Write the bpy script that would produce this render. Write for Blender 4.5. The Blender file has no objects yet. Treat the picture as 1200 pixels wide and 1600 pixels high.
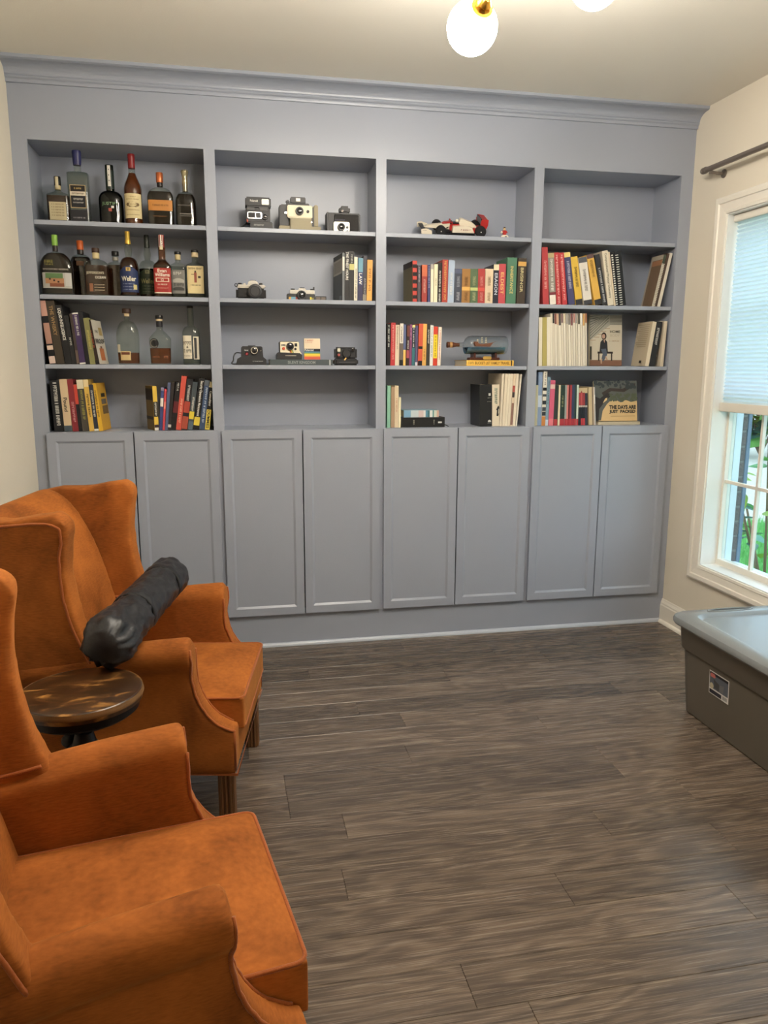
import bpy, bmesh, math, random
from mathutils import Matrix, Vector, noise as mnoise
from mathutils.bvhtree import BVHTree
PI = math.pi
SC = bpy.context.scene
COL = SC.collection
random.seed(7)
# ---------------------------------------------------------------- camera
cd = bpy.data.cameras.new('camera'); CAM = bpy.data.objects.new('camera', cd); COL.objects.link(CAM)
cd.sensor_fit = 'VERTICAL'; cd.sensor_height = 24.0; cd.lens = 24.0 * 1201.85 / 1600.0
cd.clip_start = 0.02; cd.clip_end = 200
def camera_matrix(loc, yaw, pitch, roll):
    f = Vector((math.sin(yaw) * math.cos(pitch), math.cos(yaw) * math.cos(pitch), math.sin(pitch)))
    r = Vector((math.cos(yaw), -math.sin(yaw), 0)); u = r.cross(f)
    r2 = r * math.cos(roll) + u * math.sin(roll); u2 = u * math.cos(roll) - r * math.sin(roll)
    m = Matrix((r2, u2, -f)).transposed().to_4x4(); m.translation = loc
    return m
CAM.matrix_world = camera_matrix(Vector((0.9299, -3.8322, 1.4281)), 0.1967, -0.1869, 0.0033)
SC.camera = CAM
# ---------------------------------------------------------------- world, light, exposure
SKY_COL, SKY_STR = (0.68, 0.84, 1.0), 1.5
GLOBE_STR = 38.0
SC.view_settings.view_transform = 'Standard'; SC.view_settings.look = 'None'
SC.view_settings.exposure = 1.36; SC.view_settings.gamma = 1.0; SC.view_settings.use_curve_mapping = False
SC.cycles.max_bounces = 7; SC.cycles.diffuse_bounces = 4; SC.cycles.glossy_bounces = 3; SC.cycles.transmission_bounces = 5; SC.cycles.transparent_max_bounces = 12
SC.cycles.caustics_reflective = False; SC.cycles.caustics_refractive = False
W = bpy.data.worlds.new('sky'); SC.world = W; W.use_nodes = True
W.node_tree.nodes['Background'].inputs[0].default_value = (*SKY_COL, 1); W.node_tree.nodes['Background'].inputs[1].default_value = SKY_STR
# portal in the window opening: guides sampling of the sky, gives no light of its own
pl = bpy.data.lights.new('window_portal', 'AREA'); pl.shape = 'RECTANGLE'; pl.size = 1.0; pl.size_y = 1.8
pl.cycles.is_portal = True
po = bpy.data.objects.new('window_portal', pl); COL.objects.link(po)
po.location = (3.52, -0.82, 1.285); po.rotation_euler = (0, PI / 2, 0); po.rotation_euler = (PI / 2, 0, PI / 2)
# ---------------------------------------------------------------- helpers
def lin(c):
    return tuple(((v / 255) / 12.92 if v / 255 <= .04045 else ((v / 255 + .055) / 1.055) ** 2.4) for v in c)
MATS = {}
def mat(name, rgb=(128, 128, 128), rough=.5, metal=0., spec=.5, emit=0., noise=0., nscale=8., bump=0., bscale=60., coat=0., sheen=0., stretch=None, trans=0., ior=1.45):
    key = name
    if key in MATS: return MATS[key]
    m = bpy.data.materials.new(name); m.use_nodes = True; nt = m.node_tree; b = nt.nodes['Principled BSDF']
    c = lin(rgb)
    b.inputs['Base Color'].default_value = (*c, 1); b.inputs['Roughness'].default_value = rough; b.inputs['Metallic'].default_value = metal
    b.inputs['Specular IOR Level'].default_value = spec; b.inputs['IOR'].default_value = ior
    if coat: b.inputs['Coat Weight'].default_value = coat; b.inputs['Coat Roughness'].default_value = .1
    if sheen: b.inputs['Sheen Weight'].default_value = sheen; b.inputs['Sheen Roughness'].default_value = .4
    if trans: b.inputs['Transmission Weight'].default_value = trans
    if emit:
        b.inputs['Emission Color'].default_value = (*c, 1); b.inputs['Emission Strength'].default_value = emit
    if noise or bump:
        tc = nt.nodes.new('ShaderNodeTexCoord'); src = tc.outputs['Object']
        if stretch:
            mp = nt.nodes.new('ShaderNodeMapping'); mp.inputs['Scale'].default_value = stretch; nt.links.new(src, mp.inputs[0]); src = mp.outputs[0]
    if noise:
        n = nt.nodes.new('ShaderNodeTexNoise'); n.inputs['Scale'].default_value = nscale; n.inputs['Detail'].default_value = 5
        nt.links.new(src, n.inputs['Vector'])
        r = nt.nodes.new('ShaderNodeMix'); r.data_type = 'RGBA'
        r.inputs[6].default_value = (*[v * (1 - noise) for v in c], 1); r.inputs[7].default_value = (*[min(1, v * (1 + noise)) for v in c], 1)
        nt.links.new(n.outputs['Fac'], r.inputs[0]); nt.links.new(r.outputs[2], b.inputs['Base Color'])
    if bump:
        n2 = nt.nodes.new('ShaderNodeTexNoise'); n2.inputs['Scale'].default_value = bscale; n2.inputs['Detail'].default_value = 4
        nt.links.new(src, n2.inputs['Vector'])
        bp = nt.nodes.new('ShaderNodeBump'); bp.inputs['Strength'].default_value = bump; bp.inputs['Distance'].default_value = .01
        nt.links.new(n2.outputs['Fac'], bp.inputs['Height']); nt.links.new(bp.outputs[0], b.inputs['Normal'])
    MATS[key] = m
    return m
def flat(rgb, rough=.5):
    g = .3 * rgb[0] + .6 * rgb[1] + .1 * rgb[2]
    rgb = tuple(int((v * .86 + g * .14) * .95) for v in rgb)
    return mat('print_%d_%d_%d_%d' % (*rgb, int(rough * 100)), rgb, rough, spec=.35)
def glass_mat(name, tint=(235, 240, 238), refl=1.0, rough=.02):
    """thin-walled glass: clear with a fresnel reflection"""
    if name in MATS: return MATS[name]
    m = bpy.data.materials.new(name); m.use_nodes = True; nt = m.node_tree; nt.nodes.clear()
    out = nt.nodes.new('ShaderNodeOutputMaterial'); t = nt.nodes.new('ShaderNodeBsdfTransparent'); t.inputs[0].default_value = (*lin(tint), 1)
    g = nt.nodes.new('ShaderNodeBsdfGlossy'); g.inputs['Roughness'].default_value = rough
    fr = nt.nodes.new('ShaderNodeLayerWeight'); fr.inputs[0].default_value = .5
    pw = nt.nodes.new('ShaderNodeMath'); pw.operation = 'POWER'; pw.inputs[1].default_value = 4.
    ma = nt.nodes.new('ShaderNodeMath'); ma.operation = 'MULTIPLY_ADD'; ma.inputs[1].default_value = .8 * refl; ma.inputs[2].default_value = .04 * refl; ma.use_clamp = True
    mx = nt.nodes.new('ShaderNodeMixShader')
    nt.links.new(fr.outputs['Facing'], pw.inputs[0]); nt.links.new(pw.outputs[0], ma.inputs[0]); nt.links.new(ma.outputs[0], mx.inputs[0]); nt.links.new(t.outputs[0], mx.inputs[1]); nt.links.new(g.outputs[0], mx.inputs[2])
    nt.links.new(mx.outputs[0], out.inputs[0]); MATS[name] = m
    return m
def obj(name, bm, m, parent=None, smooth=False, mw=None):
    me = bpy.data.meshes.new(name)
    if isinstance(bm, bmesh.types.BMesh):
        bm.to_mesh(me); bm.free()
    else:
        me = bm
    if m is not None:
        me.materials.clear(); me.materials.append(m)
    if smooth:
        me.polygons.foreach_set('use_smooth', [True] * len(me.polygons))
    o = bpy.data.objects.new(name, me); COL.objects.link(o)
    if parent is not None: o.parent = parent
    if mw is not None: o.matrix_local = mw
    return o
def auto_smooth(o, ang=40):
    me = o.data
    me.polygons.foreach_set('use_smooth', [True] * len(me.polygons))
    try: me.set_sharp_from_angle(angle=math.radians(ang))
    except Exception: pass
    return o
def thing(name, label, cat, loc=(0, 0, 0), rotz=0, group=None, mw=None):
    o = bpy.data.objects.new(name, None); COL.objects.link(o); o.empty_display_size = .02
    if mw is not None: o.matrix_world = mw
    else: o.location = loc; o.rotation_euler = (0, 0, rotz)
    return tag(o, label, cat, group)
def tag(o, label, cat, group=None, kind=None):
    o['label'] = label; o['category'] = cat
    if group: o['group'] = group
    if kind: o['kind'] = kind
    return o
def struct(name, bm, m, parent=None, label=None, cat=None):
    o = obj(name, bm, m, parent)
    if parent is None:
        o['kind'] = 'structure'
        if label: o['label'] = label
        if cat: o['category'] = cat
    return o
def BM(): return bmesh.new()
def box(bm, x0, x1, y0, y1, z0, z1, bev=0, seg=2, mx=None):
    vs = [bm.verts.new((x, y, z)) for x in (x0, x1) for y in (y0, y1) for z in (z0, z1)]
    fs = [(0, 1, 3, 2), (4, 6, 7, 5), (0, 4, 5, 1), (2, 3, 7, 6), (0, 2, 6, 4), (1, 5, 7, 3)]
    faces = [bm.faces.new([vs[i] for i in f]) for f in fs]
    if mx is not None: bmesh.ops.transform(bm, matrix=mx, verts=vs)
    if bev:
        ed = list({e for f in faces for e in f.edges})
        bmesh.ops.bevel(bm, geom=ed, offset=bev, segments=seg, affect='EDGES', clamp_overlap=True)
    return bm
def ring_faces(bm, rings, cap0=True, cap1=True, closed=True):
    n = len(rings[0])
    for a, b in zip(rings[:-1], rings[1:]):
        for i in range(n if closed else n - 1):
            j = (i + 1) % n
            bm.faces.new((a[i], a[j], b[j], b[i]))
    if cap0: bm.faces.new(list(reversed(rings[0])))
    if cap1: bm.faces.new(rings[-1])
def lathe(bm, prof, cx=0, cy=0, seg=24, cap0=True, cap1=True, mx=None):
    rings = []; allv = []
    for r, z in prof:
        ring = [bm.verts.new((cx + r * math.cos(2 * PI * i / seg), cy + r * math.sin(2 * PI * i / seg), z)) for i in range(seg)]
        rings.append(ring); allv += ring
    ring_faces(bm, rings, cap0, cap1)
    if mx is not None: bmesh.ops.transform(bm, matrix=mx, verts=allv)
    return bm
def align(p0, p1):
    d = (Vector(p1) - Vector(p0)); q = d.to_track_quat('Z', 'Y'); m = q.to_matrix().to_4x4(); m.translation = Vector(p0)
    return m, d.length
def cyl(bm, p0, p1, r, r1=None, seg=16):
    m, L = align(p0, p1)
    return lathe(bm, [(r, 0), (r if r1 is None else r1, L)], seg=seg, mx=m)
def tube(bm, pts, r, seg=8, closed=False, caps=True):
    pts = [Vector(p) for p in pts]; n = len(pts); rings = []; up = Vector((0, 0, 1)); prev = None
    for i, p in enumerate(pts):
        a = pts[(i - 1) % n] if (closed or i > 0) else p; b = pts[(i + 1) % n] if (closed or i < n - 1) else p
        t = (b - a).normalized()
        if prev is None:
            s = t.cross(up)
            if s.length < .05: s = t.cross(Vector((1, 0, 0)))
        else:
            s = prev - t * prev.dot(t)
        s.normalize(); prev = s; w = t.cross(s)
        rr = r[i] if isinstance(r, (list, tuple)) else r
        rings.append([bm.verts.new(p + (s * math.cos(2 * PI * k / seg) + w * math.sin(2 * PI * k / seg)) * rr) for k in range(seg)])
    if closed: rings.append(rings[0])
    ring_faces(bm, rings, caps and not closed, caps and not closed)
    return bm
def prism(bm, outline, axis, a, b, mx=None):
    """outline: 2-D points in the two other axes; extruded from a to b along axis"""
    def P(u, v, w): return {'x': (w, u, v), 'y': (u, w, v), 'z': (u, v, w)}[axis]
    r0 = [bm.verts.new(P(u, v, a)) for u, v in outline]; r1 = [bm.verts.new(P(u, v, b)) for u, v in outline]
    ring_faces(bm, [r0, r1])
    if mx is not None: bmesh.ops.transform(bm, matrix=mx, verts=r0 + r1)
    bmesh.ops.recalc_face_normals(bm, faces=bm.faces)
    return bm
def ball(bm, c, r, seg=20, ring=12, sc=(1, 1, 1)):
    bmesh.ops.create_uvsphere(bm, u_segments=seg, v_segments=ring, radius=r, matrix=Matrix.Translation(c) @ Matrix.Diagonal((*sc, 1)))
    return bm
def rect(bm, x0, x1, z0, z1, y):
    """flat print facing -y"""
    bm.faces.new([bm.verts.new(p) for p in ((x0, y, z0), (x1, y, z0), (x1, y, z1), (x0, y, z1))]); return bm
def disc(bm, cx, cz, r, y, seg=20, sx=1.):
    bm.faces.new([bm.verts.new((cx + sx * r * math.cos(2 * PI * i / seg), y, cz + r * math.sin(2 * PI * i / seg))) for i in range(seg)]); return bm
def poly(bm, pts, y):
    bm.faces.new([bm.verts.new((x, y, z)) for x, z in pts]); return bm
# lettering is gathered first and meshed in one go at the end of the script
TXT = []
def text(s, rgb, parent, cx, cz, w, h, y, vertical=False, bend=None, name='lettering', fit=True, mx=None):
    """lettering on a plane facing -y; w, h: box it fills; vertical: reads downwards"""
    TXT.append((s, rgb, parent, cx, cz, w, h, y, vertical, bend, name, fit, mx))
def T(x=0, y=0, z=0): return Matrix.Translation((x, y, z))
def RX(a): return Matrix.Rotation(math.radians(a), 4, 'X')
def RY(a): return Matrix.Rotation(math.radians(a), 4, 'Y')
def RZ(a): return Matrix.Rotation(math.radians(a), 4, 'Z')
# ================================================================ ROOM
XL, XR, YF, YB, ZC = 0.0334, 3.3174, -4.45, 0.30, 2.705
WALL = mat('wall_paint', (220, 212, 196), .75, bump=.08, bscale=220, noise=.015, nscale=3)
CEIL = mat('ceiling_paint', (230, 226, 216), .85, bump=.06, bscale=160, noise=.015, nscale=2)
TRIM = mat('trim_paint', (230, 225, 214), .4, bump=.02, bscale=80)
PAINT = mat('cabinet_paint', (151, 157, 170), .30, bump=.035, bscale=170, noise=.012, nscale=5)
struct('ceiling', box(BM(), XL - .1, XR + .13, YF - .1, YB + .1, ZC, ZC + .1), CEIL, label='smooth warm white ceiling over the room', cat='ceiling')
struct('wall_left', box(BM(), XL - .1, XL, YF, YB + .1, -.1, ZC), WALL, label='plain cream painted wall beside the armchairs', cat='wall')
struct('wall_back', box(BM(), XL - .1, XR + .13, YB, YB + .1, -.1, ZC), WALL, label='cream wall hidden behind the bookcases', cat='wall')
struct('wall_front', box(BM(), XL - .1, XR + .13, YF - .1, YF, -.1, ZC), WALL, label='plain cream wall opposite the bookcases', cat='wall')
WY0, WY1, WZ0, WZ1 = -1.325, -0.318, 0.411, 2.158
wr = BM(); X1 = XR + .125
box(wr, XR, X1, WY1, YB, 0, ZC); box(wr, XR, X1, YF, WY0, 0, ZC); box(wr, XR, X1, WY0, WY1, 0, WZ0); box(wr, XR, X1, WY0, WY1, WZ1, ZC)
struct('wall_right', wr, WALL, label='beige painted wall around the window', cat='wall')
# floor: subfloor with separate vinyl planks, 1.185 x 0.138 m, rows run along the bookcase
def wood_floor_mat():
    m = bpy.data.materials.new('floor_planks'); m.use_nodes = True; nt = m.node_tree; N = nt.nodes; L = nt.links; b = N['Principled BSDF']
    tc = N.new('ShaderNodeTexCoord'); oi = N.new('ShaderNodeObjectInfo')
    off = N.new('ShaderNodeVectorMath'); off.operation = 'SCALE'; off.inputs[0].default_value = (17.3, 9.1, 5.7); L.new(oi.outputs['Random'], off.inputs['Scale'])
    add = N.new('ShaderNodeVectorMath'); add.operation = 'ADD'; L.new(tc.outputs['Object'], add.inputs[0]); L.new(off.outputs[0], add.inputs[1])
    def noise(scale, sc, detail=6, dist=0., rough=.55):
        mp = N.new('ShaderNodeMapping'); mp.inputs['Scale'].default_value = sc; L.new(add.outputs[0], mp.inputs[0])
        n = N.new('ShaderNodeTexNoise'); n.inputs['Scale'].default_value = scale; n.inputs['Detail'].default_value = detail; n.inputs['Distortion'].default_value = dist; n.inputs['Roughness'].default_value = rough
        L.new(mp.outputs[0], n.inputs['Vector']); return n.outputs['Fac']
    warp = noise(1.5, (.9, 5., 1), 2, .5)
    # cathedral rings: distance field bent by the warp, cut into bands
    sep = N.new('ShaderNodeSeparateXYZ'); L.new(add.outputs[0], sep.inputs[0])
    def math_(op, a, bb=None, clamp=False):
        n = N.new('ShaderNodeMath'); n.operation = op; n.use_clamp = clamp
        for k, v in enumerate((a, bb)):
            if v is None: continue
            if isinstance(v, (int, float)): n.inputs[k].default_value = v
            else: L.new(v, n.inputs[k])
        return n.outputs[0]
    field = math_('ADD', math_('MULTIPLY', sep.outputs['Y'], 4.), math_('MULTIPLY', warp, 2.6))
    ringw = math_('ABSOLUTE', math_('SINE', math_('MULTIPLY', field, 11.)))
    rings = math_('POWER', ringw, 2.2)
    fine = noise(5., (1.1, 72., 1.), 9, .5, .68)
    streak = noise(1.6, (.8, 14., 1.), 4, 1.2)
    v = math_('ADD', math_('MULTIPLY', rings, .13), math_('ADD', math_('MULTIPLY', fine, .68), math_('MULTIPLY', streak, .38)))
    cr = N.new('ShaderNodeValToRGB'); e = cr.color_ramp.elements
    e[0].position = .40; e[0].color = (*lin((64, 55, 48)), 1); e[1].position = .84; e[1].color = (*lin((136, 120, 103)), 1)
    k = e.new(.58); k.color = (*lin((92, 80, 70)), 1)
    L.new(v, cr.inputs[0])
    tone = N.new('ShaderNodeMix'); tone.data_type = 'RGBA'; tone.blend_type = 'MULTIPLY'; tone.inputs[0].default_value = 1.
    mr = N.new('ShaderNodeMapRange'); mr.inputs['To Min'].default_value = .74; mr.inputs['To Max'].default_value = 1.16; L.new(oi.outputs['Random'], mr.inputs[0])
    L.new(cr.outputs[0], tone.inputs[6]); L.new(mr.outputs[0], tone.inputs[7]); L.new(tone.outputs[2], b.inputs['Base Color'])
    rr = N.new('ShaderNodeMapRange'); rr.inputs['To Min'].default_value = .20; rr.inputs['To Max'].default_value = .33; L.new(fine, rr.inputs[0]); L.new(rr.outputs[0], b.inputs['Roughness'])
    bp = N.new('ShaderNodeBump'); bp.inputs['Strength'].default_value = .16; bp.inputs['Distance'].default_value = .002; L.new(v, bp.inputs['Height']); L.new(bp.outputs[0], b.inputs['Normal'])
    b.inputs['Specular IOR Level'].default_value = .5
    return m
FLOORM = wood_floor_mat()
floor = struct('floor', box(BM(), XL - .1, XR + .125, YF - .1, YB + .1, -.1, -.004), mat('subfloor', (48, 40, 34), .7, noise=.1), label='dark grey-brown wood-look plank floor', cat='floor')
PL, PW = 1.185, .1381
JO = {0: 1.769, 1: 2.208, 2: 1.255, 3: 1.89, 4: 2.11, 5: 1.42, 6: 1.585, 7: 2.14, 8: 1.544, 9: 2.26, 10: 1.077, 11: 1.243, 12: 2.05, 13: 1.202, 14: 1.80, 15: 2.25, 16: 1.435}
plank_cache = {}
def plank_mesh(w, d):
    k = (round(w, 3), round(d, 3))
    if k not in plank_cache:
        bm = box(BM(), -w / 2, w / 2, -d / 2, d / 2, -.004, 0)
        top = [e for e in bm.edges if all(v.co.z > -.001 for v in e.verts)]
        bmesh.ops.bevel(bm, geom=top, offset=.0011, segments=1, affect='EDGES')
        me = bpy.data.meshes.new('plank'); bm.to_mesh(me); bm.free(); me.materials.append(FLOORM); plank_cache[k] = me
    return plank_cache[k]
for k in range(-1, 32):
    y1 = -.055 - PW * k; y0 = max(y1 - PW, YF); y1 = min(y1, 0.0)
    if y1 - y0 < .02: continue
    j = JO.get(k, .2 + ((k * 5) % 7) * .17)
    while j > XL: j -= PL
    while j < XR:
        a, b_ = max(j, XL), min(j + PL, XR); j += PL
        if b_ - a < .01: continue
        o = bpy.data.objects.new('plank', plank_mesh(b_ - a - .0006, y1 - y0 - .0006)); COL.objects.link(o); o.parent = floor
        o.location = ((a + b_) / 2, (y0 + y1) / 2, 0)
# baseboards and shoe mouldings
def mould(name, prof, axis, a, b, label=None):
    bm = prism(BM(), prof, axis, a, b); o = struct(name, bm, TRIM, label=label, cat='trim'); return o
bbp = [(0, 0), (-.014, 0), (-.014, .098), (-.011, .104), (-.011, .112), (-.006, .124), (-.004, .134), (0, .134)]
mould('baseboard_right', [(XR + a, z) for a, z in bbp], 'y', YF, -.0005, 'cream baseboard along the window wall')
mould('baseboard_left', [(XL - a, z) for a, z in bbp], 'y', YF, -.0005, 'cream baseboard behind the armchairs')
qr = [(0, 0)] + [(-.016 * math.sin(t), .018 * math.cos(t)) for t in [PI / 2 * (1 - i / 5) for i in range(6)]]
mould('trim_1', [(XR - .014 + a, z) for a, z in qr], 'y', YF, -.016, 'cream shoe moulding along the window wall')
shoe = struct('trim_2', prism(BM(), [(-.0005 + a, z) for a, z in qr], 'x', XL + .014, XR - .014), mat('cabinet_paint_lit', (176, 182, 193), .3), label='grey-blue shoe moulding under the bookcase base, caught light painted in', cat='trim')  # cabinet paint lightened: the light this moulding catches is put into its colour
# crown moulding along the bookcase
cp = [(0, 2.622), (-.010, 2.622), (-.012, 2.630), (-.012, 2.636), (-.018, 2.640), (-.021, 2.645), (-.019, 2.650)]
cp += [(-.022 - .066 * (1 - math.cos(t)), 2.652 + .036 * math.sin(t)) for t in [PI / 2 * i / 8 for i in range(9)]]
cp += [(-.094, 2.690), (-.100, 2.692), (-.100, ZC), (0, ZC)]
struct('trim_3', prism(BM(), cp, 'x', XL, XR), PAINT, label='grey-blue crown moulding above the bookcases', cat='trim')
# ---------------------------------------------------------------- window
win = thing('window_1', 'white double-hung window with grid bars beside the bookcase', 'window', (XR, (WY0 + WY1) / 2, WZ0)); win['kind'] = 'structure'
def wpart(name, bm, m, parent=win): 
    o = obj(name, bm, m, parent); o.matrix_parent_inverse = T(XR, (WY0 + WY1) / 2, WZ0).inverted() if parent is win else Matrix.Identity(4); return o
CW = .082
def casing(bm, prof):
    """picture-frame casing with mitred corners: prof = (outwards from opening, into the room)"""
    rings = []
    for (sy, sz) in ((WY1, WZ0), (WY1, WZ1), (WY0, WZ1), (WY0, WZ0)):
        dy = 1 if sy == WY1 else -1; dz = 1 if sz == WZ1 else -1
        rings.append([bm.verts.new((XR - p, sy + dy * o_, sz + dz * o_)) for o_, p in prof])
    rings.append(rings[0]); ring_faces(bm, rings, False, False); bmesh.ops.recalc_face_normals(bm, faces=bm.faces); return bm
wpart('casing', casing(BM(), [(0, 0), (0, .010), (.012, .013), (.016, .010), (.048, .014), (.052, .020), (.070, .022), (.078, .018), (CW, .012), (CW, 0)]), TRIM)
JM = mat('jamb_paint', (226, 226, 222), .45)
jb = BM(); x0, x1 = XR - .001, 3.45
box(jb, x0, x1, WY1 - .006, WY1, WZ0, WZ1); box(jb, x0, x1, WY0, WY0 + .006, WZ0, WZ1); box(jb, x0, x1, WY0 + .006, WY1 - .006, WZ0, WZ0 + .006); box(jb, x0, x1, WY0 + .006, WY1 - .006, WZ1 - .006, WZ1)
wpart('jamb', jb, JM)
def sash(name, z0, z1, xa, xb, ncol=4, nrow=2):
    y0, y1 = WY0 + .006, WY1 - .006; fr = .014
    bm = BM(); box(bm, xa, xb, y0, y0 + fr, z0, z1); box(bm, xa, xb, y1 - fr, y1, z0, z1); box(bm, xa, xb, y0 + fr, y1 - fr, z0, z0 + .030); box(bm, xa, xb, y0 + fr, y1 - fr, z1 - .03, z1)
    s = wpart(name, bm, TRIM); xm = (xa + xb) / 2
    iy0, iy1, iz0, iz1 = y0 + fr, y1 - fr, z0 + .03, z1 - .03
    for i in range(1, ncol):
        y = iy1 - (iy1 - iy0) * i / ncol
        obj('muntin', box(BM(), xm - .012, xm + .006, y - .008, y + .008, iz0, iz1), TRIM, s)
    for j in range(1, nrow):
        z = iz0 + (iz1 - iz0) * j / nrow
        obj('muntin', box(BM(), xm - .0115, xm + .0055, iy0, iy1, z - .008, z + .008), TRIM, s)
    for i in range(ncol):
        for j in range(nrow):
            ya, yb = iy1 - (iy1 - iy0) * (i + 1) / ncol, iy1 - (iy1 - iy0) * i / ncol
            za, zb = iz0 + (iz1 - iz0) * j / nrow, iz0 + (iz1 - iz0) * (j + 1) / nrow
            obj('pane', box(BM(), xm + .001, xm + .004, ya, yb, za, zb), glass_mat('window_glass', (238, 246, 246), .9, 0), s)
sash('lower_sash', .417, 1.29, 3.405, 3.445); sash('upper_sash', 1.275, 2.152, 3.446, 3.486)
ext = BM(); box(ext, 3.458, 3.496, WY1 - .006, WY1 + .03, WZ0 - .02, WZ1); box(ext, 3.458, 3.496, WY0 - .03, WY0 + .006, WZ0 - .02, WZ1); box(ext, 3.45, 3.53, WY0 - .03, WY1 + .03, WZ0 - .06, WZ0 + .01)
wpart('exterior_frame', ext, mat('exterior_vinyl', (214, 222, 230), .4))
# cellular shade
sm = bpy.data.materials.new('shade_fabric'); sm.use_nodes = True; nt = sm.node_tree; nt.nodes.clear()
o_ = nt.nodes.new('ShaderNodeOutputMaterial'); d_ = nt.nodes.new('ShaderNodeBsdfDiffuse'); t_ = nt.nodes.new('ShaderNodeBsdfTranslucent'); x_ = nt.nodes.new('ShaderNodeMixShader')
d_.inputs[0].default_value = (.74, .78, .82, 1); t_.inputs[0].default_value = (.80, .88, .94, 1); x_.inputs[0].default_value = .6
nt.links.new(d_.outputs[0], x_.inputs[1]); nt.links.new(t_.outputs[0], x_.inputs[2]); nt.links.new(x_.outputs[0], o_.inputs[0])
shade = thing('cellular_shade', 'white pleated cellular shade lowered halfway over the window', 'window shade', (3.365, (WY0 + WY1) / 2, 1.21))
sy0, sy1 = WY0 + .012, WY1 - .012; zb_, zt_ = 1.256, 2.118; npl = 44
fb = BM(); front = []
rows = []
for i in range(npl * 2 + 1):
    z = zb_ + (zt_ - zb_) * i / (npl * 2); x = 3.366 + (.007 if i % 2 else -.004)
    rows.append([fb.verts.new((x, sy0, z)), fb.verts.new((x, sy1, z))])
for a, b_ in zip(rows[:-1], rows[1:]): fb.faces.new((a[0], a[1], b_[1], b_[0]))
inv = T(3.365, (WY0 + WY1) / 2, 1.21).inverted()
for nm, bm, m in (('fabric', fb, sm), ('bottom_rail', box(BM(), 3.350, 3.382, sy0 - .004, sy1 + .004, 1.212, 1.256, .003), TRIM), ('head_rail', box(BM(), 3.345, 3.39, sy0 - .004, sy1 + .004, 2.118, 2.15, .003), TRIM)):
    o = obj(nm, bm, m, shade); o.matrix_parent_inverse = inv
# curtain rod
ROD = mat('rod_metal', (128, 118, 110), .36, .55)
rod = thing('curtain_rod', 'dark bronze curtain rod above the window', 'curtain rod', (3.24, -.22, 2.372))
inv = T(3.24, -.22, 2.372).inverted()
def rp(nm, bm, parent=rod):
    o = auto_smooth(obj(nm, bm, ROD, parent)); o.matrix_parent_inverse = inv if parent is rod else Matrix.Identity(4); return o
rp('pole', cyl(BM(), (3.24, -.225, 2.372), (3.24, -1.75, 2.372), .0125))
rp('finial', lathe(BM(), [(.008, 0), (.014, .002), (.016, .008), (.016, .020), (.012, .024), (.0155, .028), (.014, .036), (.006, .042)], seg=20, mx=T(3.24, -.235, 2.372) @ RX(-90)))
rp('finial', lathe(BM(), [(.008, 0), (.014, .002), (.016, .008), (.016, .020), (.012, .024), (.0155, .028), (.014, .036), (.006, .042)], seg=20, mx=T(3.24, -1.74, 2.372) @ RX(90)))
for y in (-.262, -1.62):
    br = rp('bracket', tube(BM(), [(3.317, y, 2.352), (3.28, y, 2.352), (3.246, y, 2.356), (3.24, y, 2.361)], .0075))
    rp('wall_plate', lathe(BM(), [(.020, 0), (.020, .005), (.012, .009)], seg=20, mx=T(3.317, y, 2.352) @ RY(-90)), br)
    rp('screw', ball(BM(), (3.24, y, 2.352), .006, 8, 6), br)
# ---------------------------------------------------------------- outside the window
def ground_mat():
    m = mat('outdoor_soil', (186, 178, 166), .9, noise=.35, nscale=14, bump=.5, bscale=30); return m
struct('ground', box(BM(), 3.66, 26, -8, 26, -.42, -.30), ground_mat(), label='mulch and soil bed outside the window', cat='ground')
gr = BM(); rg = random.Random(3)
for i in range(20000):
    x = 4.0 + 4.6 * rg.random(); y = -3.5 + 7.2 * rg.random()
    if i < 8000: x = 4.7 + 2.3 * rg.random(); y = 1.3 + 2.4 * rg.random()
    a = rg.random() * 6.28; h = .05 + .07 * rg.random(); w = .006; lx, ly = .05 * (rg.random() - .5), .05 * (rg.random() - .5)
    v = [gr.verts.new((x - w * math.cos(a), y - w * math.sin(a), -.30)), gr.verts.new((x + w * math.cos(a), y + w * math.sin(a), -.30)), gr.verts.new((x + lx, y + ly, -.30 + h))]
    gr.faces.new(v)
go = obj('grass', gr, mat('grass_blades', (120, 184, 104), .6, noise=.3, nscale=3)); tag(go, 'bright green lawn grass outside the window', 'grass', kind='stuff')
lawn = struct('lawn', box(BM(), 3.9, 8.7, -4.0, 3.7, -.31, -.296), mat('lawn_green', (112, 170, 98), .9, noise=.3, nscale=9), label='green lawn strip outside the window', cat='lawn')
# brick reveal beside the window, bricks as parts
bw = thing('brick_reveal', 'dark brick reveal outside the window edge', 'brick wall', (3.57, -.25, -.3)); bw['kind'] = 'structure'
inv = T(3.57, -.25, -.3).inverted()
o = obj('mortar', box(BM(), 3.498, 3.530, -.312, -.22, -.3, 2.3), mat('mortar', (120, 118, 116), .9, noise=.1), bw); o.matrix_parent_inverse = inv
bme = None
for i in range(33):
    z = -.3 + i * .0785
    if bme is None:
        t = box(BM(), -.017, .017, -.045, .045, 0, .067, .003, 1); bme = bpy.data.meshes.new('brick'); t.to_mesh(bme); t.free(); bme.materials.append(mat('brick_dark', (92, 84, 84), .85, noise=.3, nscale=20, bump=.4, bscale=90))
    o = bpy.data.objects.new('brick', bme); COL.objects.link(o); o.parent = bw; o.location = (3.514 - 3.57, -.271 + .25, z + .3)
sh = thing('window_shutter', 'slate blue shutter edge outside the brick reveal', 'shutter', (3.543, -.2, .3))
obj('stile', box(BM(), -.012, .012, -.118, .25, .02, 1.9, .003, 1), mat('shutter_paint', (96, 116, 140), .5), sh)
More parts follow.
